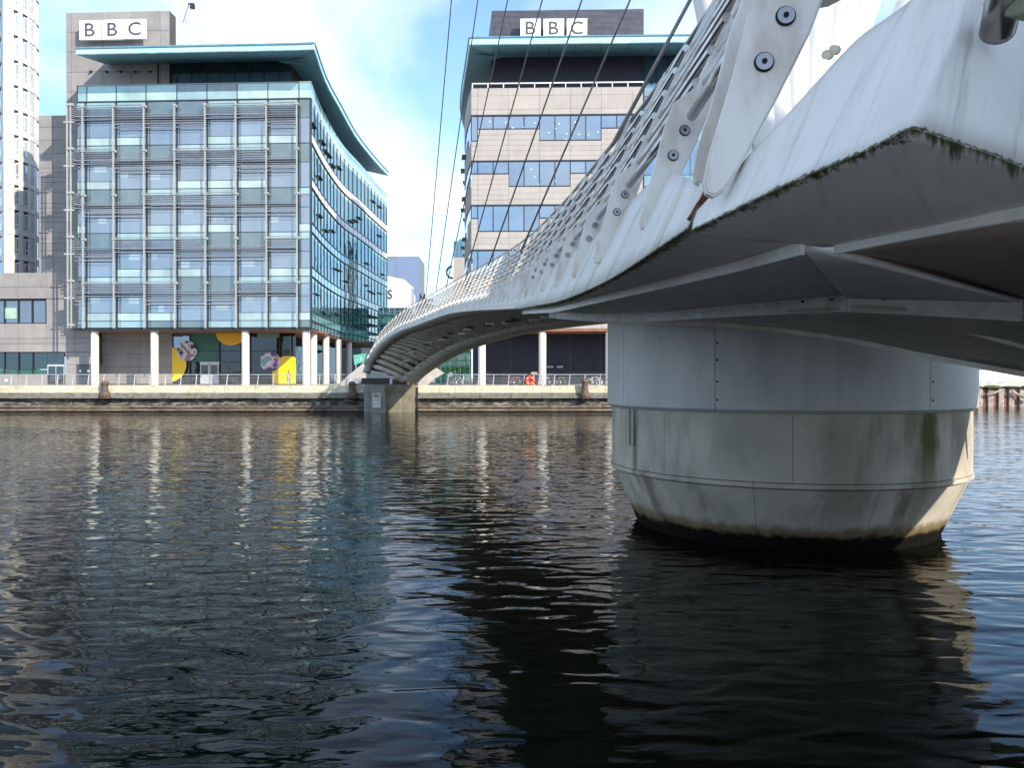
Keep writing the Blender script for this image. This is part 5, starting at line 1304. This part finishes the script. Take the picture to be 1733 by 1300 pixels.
wb(612, 640, 704, 651, 79.6, 3, mat('bearing shelf', (0.07, 0.06, 0.05), .8), 'bearing_shelf', AB)
for px in (661, 690): wb(px - 1.5, 641, px + 1.8, 650, 78.9, .5, white_p, 'bearing', AB)
DB = thing('depth_board', 'white board with faint depth marks on the abutment face', 'sign', tuple(U(630, 690, 78.2)))
wb(630, 665.5, 644.5, 690.5, 78.2, .08, mat('board white', (0.62, 0.60, 0.54), .6), 'board', DB)
for k, y in enumerate((667.5, 669.5, 671.5)): wb(632 + k * .3, y, 642.5 - k * .4, y + .8, 78.17, .02, joint_m, 'mark', DB)
for y in (676, 683.5): 
    for x in (634.5, 637.5, 640): wb(x, y, x + 1.2, y + .9, 78.17, .02, joint_m, 'mark', DB)
# ramp walls either side of the landing
RM = thing('landing_ramp', 'pale concrete ramp wall descending beside the far end of the footbridge', 'ramp', tuple(U(720, 652, 82)))
def poly(pts, d, th, m, name, par):
    l = Vector(par.location); mb = MB(); mb.prism([U(x, y, d) - l for x, y in pts], (0, th, 0)); return mb.build(name, m, par)
poly([(701, 653.5), (722, 653.5), (733, 642), (752, 632), (735, 620), (716, 640)], 81.5, .5, conc_ramp, 'ramp_wall', RM)
RM2 = thing('landing_ramp', 'pale concrete ramp wall rising to the bridge from the left promenade', 'ramp', tuple(U(600, 652, 82)))
poly([(571, 653.5), (583, 641), (613, 616), (618, 620), (618, 645), (598, 653.5)], 81.6, .6, conc_ramp, 'ramp_wall', RM2)
poly([(588, 652), (600, 640), (613, 640), (613, 653)], 81.2, .3, mat('ramp grey steel', (0.3, 0.32, 0.36), .5), 'steel_panel', RM2)
EN = thing('entrance_pavilion', 'bright green glazed entrance seen beneath the bridge left of the stone building', 'pavilion', tuple(U(767, 652, 100)))
for i in range(7):
    for j in range(5):
        x0 = 738 + 8.2 * i; y0 = 585 + 12.4 * j; wb(x0 + .4, y0 + .4, x0 + 7.8, y0 + 12, 100, .2, (greenglass if (i * 3 + j * 2) % 3 else mat('bright plant green', (0.10, 0.34, 0.08), .8)), 'glass_pane', EN)
for i in range(8): wb(737.6 + 8.2 * i, 584, 738.6 + 8.2 * i, 648, 99.8, .3, white_p if i % 2 else green_m, 'glazing_post', EN)
for y in (597, 610, 618, 630): wb(738, y, 796, y + 1.2, 99.7, .2, green_m, 'glazing_rail', EN)
wb(735, 582, 797, 585, 99.6, 5, green_m, 'canopy', EN); wb(738, 586, 795, 648, 100.5, 4, joint_m, 'core', EN)
BN = thing('green_banner', 'small green banner board with a pale mark left of the bridge end', 'banner', tuple(U(608, 620, 84)))
poly([(598, 601), (620, 598), (616, 612), (600, 618)], 84, .15, green_m, 'board', BN)
p = U(610.5, 607, 83.95); letter_obj('2', .35, .25, white_p, BN, tuple(p - Vector(BN.location)), name='mark', ext=.02)
poly([(602, 618), (603, 617.5), (603, 652), (602, 652)], 84.05, .1, steel, 'leg', BN); poly([(614, 613), (615, 612.5), (615, 652), (614, 652)], 84.05, .1, steel, 'leg', BN)

# lifebuoy on its post
p = U(897, 652, 80.75)
LBY = thing('lifebuoy', 'bright orange lifebuoy housing on a post at the quay rail', 'lifebuoy', (p.x, 80.7, GZ))
mb = MB(); mb.box((.35, -.05, 0), (.45, .05, 1.25)); mb.build('post', steel, LBY)
mb = MB(); mb.box((.12, -.06, 1.15), (.72, .1, 1.38)); mb.build('head_board', mat('lifebuoy board', (0.5, 0.42, 0.3), .7), LBY)
bm = bmesh.new(); me = bpy.data.meshes.new('ring')
mb = MB(); n1, n2 = 28, 10
for i in range(n1):
    for j in range(n2):
        a = 2 * math.pi * i / n1; b = 2 * math.pi * j / n2; rr = .34 + .15 * math.cos(b); mb.v.append((rr * math.cos(a), .11 * math.sin(b) - .16, .52 + rr * math.sin(a)))
for i in range(n1):
    for j in range(n2):
        mb.f.append((i * n2 + j, ((i + 1) % n1) * n2 + j, ((i + 1) % n1) * n2 + (j + 1) % n2, i * n2 + (j + 1) % n2)); mb.uv += [(0, 0)] * 4
mb.build('ring', orange, LBY, smooth=True)
for a in (45, 135, 225, 315):
    mb = MB(); c = Vector((.34 * math.cos(R(a)), -.16, .52 + .34 * math.sin(R(a)))); mb.box(c - Vector((.05, .13, .05)), c + Vector((.05, .13, .05))); mb.build('reflective_band', white_p, LBY)
mb = MB(); mb.box((.35, -.05, .48), (.36, -.04, .56)); mb.box((-.2, -.08, .49), (.2, -.03, .55)); mb.box((-.03, -.08, .3), (.03, -.03, .75)); mb.build('cross_strap', orange, LBY)

# rusty mooring posts in the dock face
def mooring(px, label, hi):
    p = U(px, 655, 79.4); t = thing('mooring_post', label, 'mooring post', (p.x, 79.35, 0), 0, 'rusty mooring posts along the far dock edge')
    mb = MB(); mb.lathe([(0, 1.45), (.55, 1.45), (.45, 1.8), (.33, 2.2), (.28, 2.6 + hi * .5), (.36, 2.75 + hi * .5), (.30, 3.0 + hi * .5), (0, 3.05 + hi * .5)], 12); mb.build('post', rusty, t, smooth=True)
    mb = MB(); mb.tube([(-.25, -.1, 2.6 + hi * .5), (.55, -.15, 2.75 + hi * .5)], .10, 8); mb.build('horn', rusty, t)
    mb = MB(); mb.lathe([(0, 1.37), (.7, 1.37), (.7, 1.44), (0, 1.44)], 10); mb.build('base_plate', rusty, t)
    return t
mooring(178, 'rusty mooring post standing at the dock edge in front of the left building columns', .1)
mooring(596, 'rusty mooring post beside the abutment, half in the bridge shadow', .0)
mooring(990, 'rusty mooring post at the dock edge beside the pier, bicycles behind', .5)
# bicycles behind the railing
def bike_parts(col):
    t = []
    return t
def bicycle(px, y, rz, col, label):
    p = U(px, 650, y); t = thing('bicycle', label, 'bicycle', (p.x, y, GZ), rz, 'bicycles parked behind the quay railing')
    fm = mat('bicycle paint ' + col[0], col[1], .4)
    for s in (-.52, .52):
        mb = MB(); mb.tube([Vector((s + .33 * math.cos(a), 0, .34 + .33 * math.sin(a))) for a in [2 * math.pi * k / 20 for k in range(21)]], .022, 5, caps=False); w = mb.build('wheel', hole_m if col[0] != 'white' else white_p, t)
        mb = MB()
        for k in range(6): a = math.pi * k / 6; mb.tube([Vector((s + .32 * math.cos(a), 0, .34 + .32 * math.sin(a))), Vector((s - .32 * math.cos(a), 0, .34 - .32 * math.sin(a)))], .004, 3)
        mb.build('spokes', steel, w)
    mb = MB(); A = Vector((-.52, 0, .34)); B = Vector((-.12, 0, .32)); C = Vector((-.22, 0, .86)); D = Vector((.36, 0, .90)); E = Vector((.52, 0, .34))
    for a, b in ((A, B), (A, C), (B, C), (B, D), (C, D), (D, E)): mb.tube([a, b], .022, 6)
    mb.build('frame', fm, t); mb = MB(); mb.tube([D, D + Vector((-.02, 0, .14))], .015, 6); mb.tube([D + Vector((-.02, -.25, .16)), D + Vector((-.02, .25, .16))], .015, 6); mb.build('handlebar', frame_d, t)
    mb = MB(); mb.tube([C, C + Vector((-.03, 0, .12))], .014, 6); mb.box((-.38, -.07, .98), (-.12, .07, 1.03)); mb.build('saddle', frame_d, t); mb = MB(); mb.tube([B + Vector((0, -.04, 0)), B + Vector((0, .04, 0))], .09, 10); mb.tube([B + Vector((-.1, .08, -.12)), B + Vector((.1, -.08, .12))], .012, 5); mb.build('crank', steel, t)
for a in ((774, 83.0, .5, ('grey', (.3, .32, .35)), 'grey bicycle behind the railing left of the right building columns'), (872, 82.6, .15, ('pink', (.5, .16, .2)), 'dark pink bicycle behind the railing, left of the orange lifebuoy'),
          (921, 81.6, .1, ('silver', (.6, .6, .6)), 'silver bicycle leaning at the foot of the pale column'), (932, 82.8, -.4, ('purple', (.3, .12, .4)), 'purple bicycle just right of the pale column'),
          (950, 83.2, .6, ('green', (.12, .25, .12)), 'green bicycle behind the railing between column and mooring post'), (1006, 81.9, -.2, ('white', (.8, .8, .8)), 'white bicycle with white tyres behind the railing next to the mooring post'), (1019, 83, .5, ('black', (.03, .03, .03)), 'black bicycle behind the railing, nearest the big pier')):
    bicycle(*a)
# people
def person(px, y, h, rz, top, legs, label, pose=0, skin=(.45, .28, .2), hair=(.05, .03, .02)):
    p = U(px, 650, y); s = h / 1.75
    J = {'pel': (0, 0, .95), 'ch': (0, .01, 1.3), 'nk': (0, .0, 1.48), 'hd0': (0, -.01, 1.58), 'hd1': (0, -.02, 1.70), 'lh': (-.10, 0, .90), 'lk': (-.11, -.03, .50), 'la': (-.12, .03, .08), 'lt': (-.13, -.12, .04),
         'rh': (.10, 0, .90), 'rk': (.12, -.08 - .1 * pose, .50), 'ra': (.13, .0 + .1 * pose, .08), 'rt': (.14, -.14, .04), 'ls': (-.19, 0, 1.42), 'le': (-.25, .03, 1.14), 'lw': (-.22, -.10, .90), 'lf': (-.21, -.14, .80),
         'rs': (.19, 0, 1.42), 're': (.26, .02, 1.14), 'rw': (.2, -.14 - .1 * pose, .94 + .2 * pose), 'rf': (.18, -.2 - .1 * pose, .87 + .25 * pose)}
    rad = {'pel': .15, 'ch': .15, 'nk': .06, 'hd0': .085, 'hd1': .09, 'lh': .095, 'lk': .06, 'la': .042, 'lt': .04, 'rh': .095, 'rk': .06, 'ra': .042, 'rt': .04, 'ls': .06, 'le': .042, 'lw': .032, 'lf': .035, 'rs': .06, 're': .042, 'rw': .032, 'rf': .035}
    E = [('pel', 'ch'), ('ch', 'nk'), ('nk', 'hd0'), ('hd0', 'hd1'), ('pel', 'lh'), ('lh', 'lk'), ('lk', 'la'), ('la', 'lt'), ('pel', 'rh'), ('rh', 'rk'), ('rk', 'ra'), ('ra', 'rt'), ('ch', 'ls'), ('ls', 'le'), ('le', 'lw'), ('lw', 'lf'), ('ch', 'rs'), ('rs', 're'), ('re', 'rw'), ('rw', 'rf')]
    ks = list(J); me = bpy.data.meshes.new('body'); me.from_pydata([Vector(J[k]) * s for k in ks], [(ks.index(a), ks.index(b)) for a, b in E], [])
    m = bpy.data.materials.new('person look'); m.use_nodes = True; nt = m.node_tree; g = nt.nodes.new('ShaderNodeTexCoord'); sp = nt.nodes.new('ShaderNodeSeparateXYZ'); nt.links.new(g.outputs['Object'], sp.inputs[0])
    r = nt.nodes.new('ShaderNodeValToRGB'); r.color_ramp.interpolation = 'CONSTANT'; dv = nt.nodes.new('ShaderNodeMath'); dv.operation = 'DIVIDE'; dv.inputs[1].default_value = h; nt.links.new(sp.outputs[2], dv.inputs[0]); nt.links.new(dv.outputs[0], r.inputs[0])
    e = r.color_ramp.elements; e[0].color = (.03, .03, .03, 1); e[1].position = .05; e[1].color = (*legs, 1)
    for q, c in ((.54, top), (.86, skin)): x = e.new(q); x.color = (*c, 1)
    nt.links.new(r.outputs[0], nt.nodes['Principled BSDF'].inputs['Base Color'])
    o = new('person', me, None, None, loc=(p.x, y, GZ)); me.materials.append(m); o.rotation_euler = (0, 0, rz)
    tag(o, label, 'person')
    md = o.modifiers.new('skin', 'SKIN'); sd = o.modifiers.new('sub', 'SUBSURF'); sd.levels = 1; sd.render_levels = 1
    for i, k in enumerate(ks): me.skin_vertices[0].data[i].radius = (rad[k] * s, rad[k] * s); me.skin_vertices[0].data[i].use_root = (k == 'pel')
    mb = MB(); c = Vector((0, .0, 1.665)) * s; mb.lathe([(0, .12 * s), (.07 * s, .10 * s), (.105 * s, .03 * s), (.10 * s, -.06 * s), (.09 * s, -.09 * s)], 12, c=(0, .02 * s, c.z)); mb.build('hair', mat('dark hair', hair, .8), o, smooth=True)
    return o

person(488.5, 90.5, 1.55, .5, (.45, .30, .32), (.10, .18, .42), 'person in blue jeans and pink top standing by the yellow window film', 1)
person(763, 93, 1.7, .2, (.7, .7, .7), (.05, .05, .07), 'person in a white top by the green glazed entrance under the bridge', 0)
person(770, 94, 1.7, -.6, (.05, .05, .06), (.04, .04, .05), 'person in dark clothes by the green glazed entrance under the bridge', 1)

# ================================================================== FAR RIGHT QUAY
FQ = thing('sheet_pile_quay', 'rusting sheet-pile quay with mossy fender beams beyond the big pier', 'quay wall', (60, 94.7, 0))
x0 = U(1600, 680, 94.7).x - 60; sheet_m = mat('rusty sheet pile', (0.30, 0.15, 0.10), .85, var=.35, nscale=2, rnd=.2); pale_p = mat('bleached pile', (0.50, 0.42, 0.36), .85, var=.3, nscale=2)
for k in range(34):
    x = x0 + k * .62; box('sheet_pile', sheet_m if k % 2 else pale_p, (x, 0 if k % 2 else -.25, -2.5), (x + .60, .5, 2.35), FQ)
mossg = mat('quay moss', (0.12, 0.14, 0.04), .95, var=.4, nscale=6)
for k in range(9):
    x = x0 + 1 + k * 2.2; mb = MB(); mb.lathe([(0, .35), (.7, .25), (1.1, -.1), (.8, -.4), (0, -.5)], 9, c=(0, 0, 0)); o = mb.build('moss_tuft', mossg, FQ, smooth=True); o.location = (x, -.25, 2.35); o.scale = (1.1, .5, .28 + .14 * (k % 3))
for k in range(6):
    x = x0 + 1.6 + k * 3; a = Vector((x, -.6, 1.7 - .3 * (k % 2))); b = a + Vector((1.9, -.2, -.9 + 1.5 * (k % 2))); mb = MB(); mb.tube([a, b], .17, 6); mb.build('fender_beam', pale_p, FQ)
mb = MB(); mb.box((x0, -.2, 2.36), (x0 + 30, 1.2, 2.95)); mb.build('quay_kerb', mat('pale kerb', (.62, .6, .54), .8), FQ)
railing(1650, 1900, 'white steel railing on the sheet-pile quay at the right edge', y=95.4, h=1.35, sp=1.1, lean=-.18, z=GZ + .35, mats=white_p)
WK = thing('white_kiosk', 'white block building on the far quay, just visible right of the pier', 'building', (U(1690, 640, 118).x, 118, GZ))
mb = MB(); mb.box((-4, 0, 0), (14, 6, 3.4)); mb.build('wall', white_far, WK); mb = MB(); mb.box((-3.5, -.05, 1.9), (13, -.01, 2.8)); mb.build('window', win_navy, WK); mb = MB(); mb.box((-4.3, -.3, 3.4), (14.3, 6.3, 3.7)); mb.build('roof', roof_t, WK)
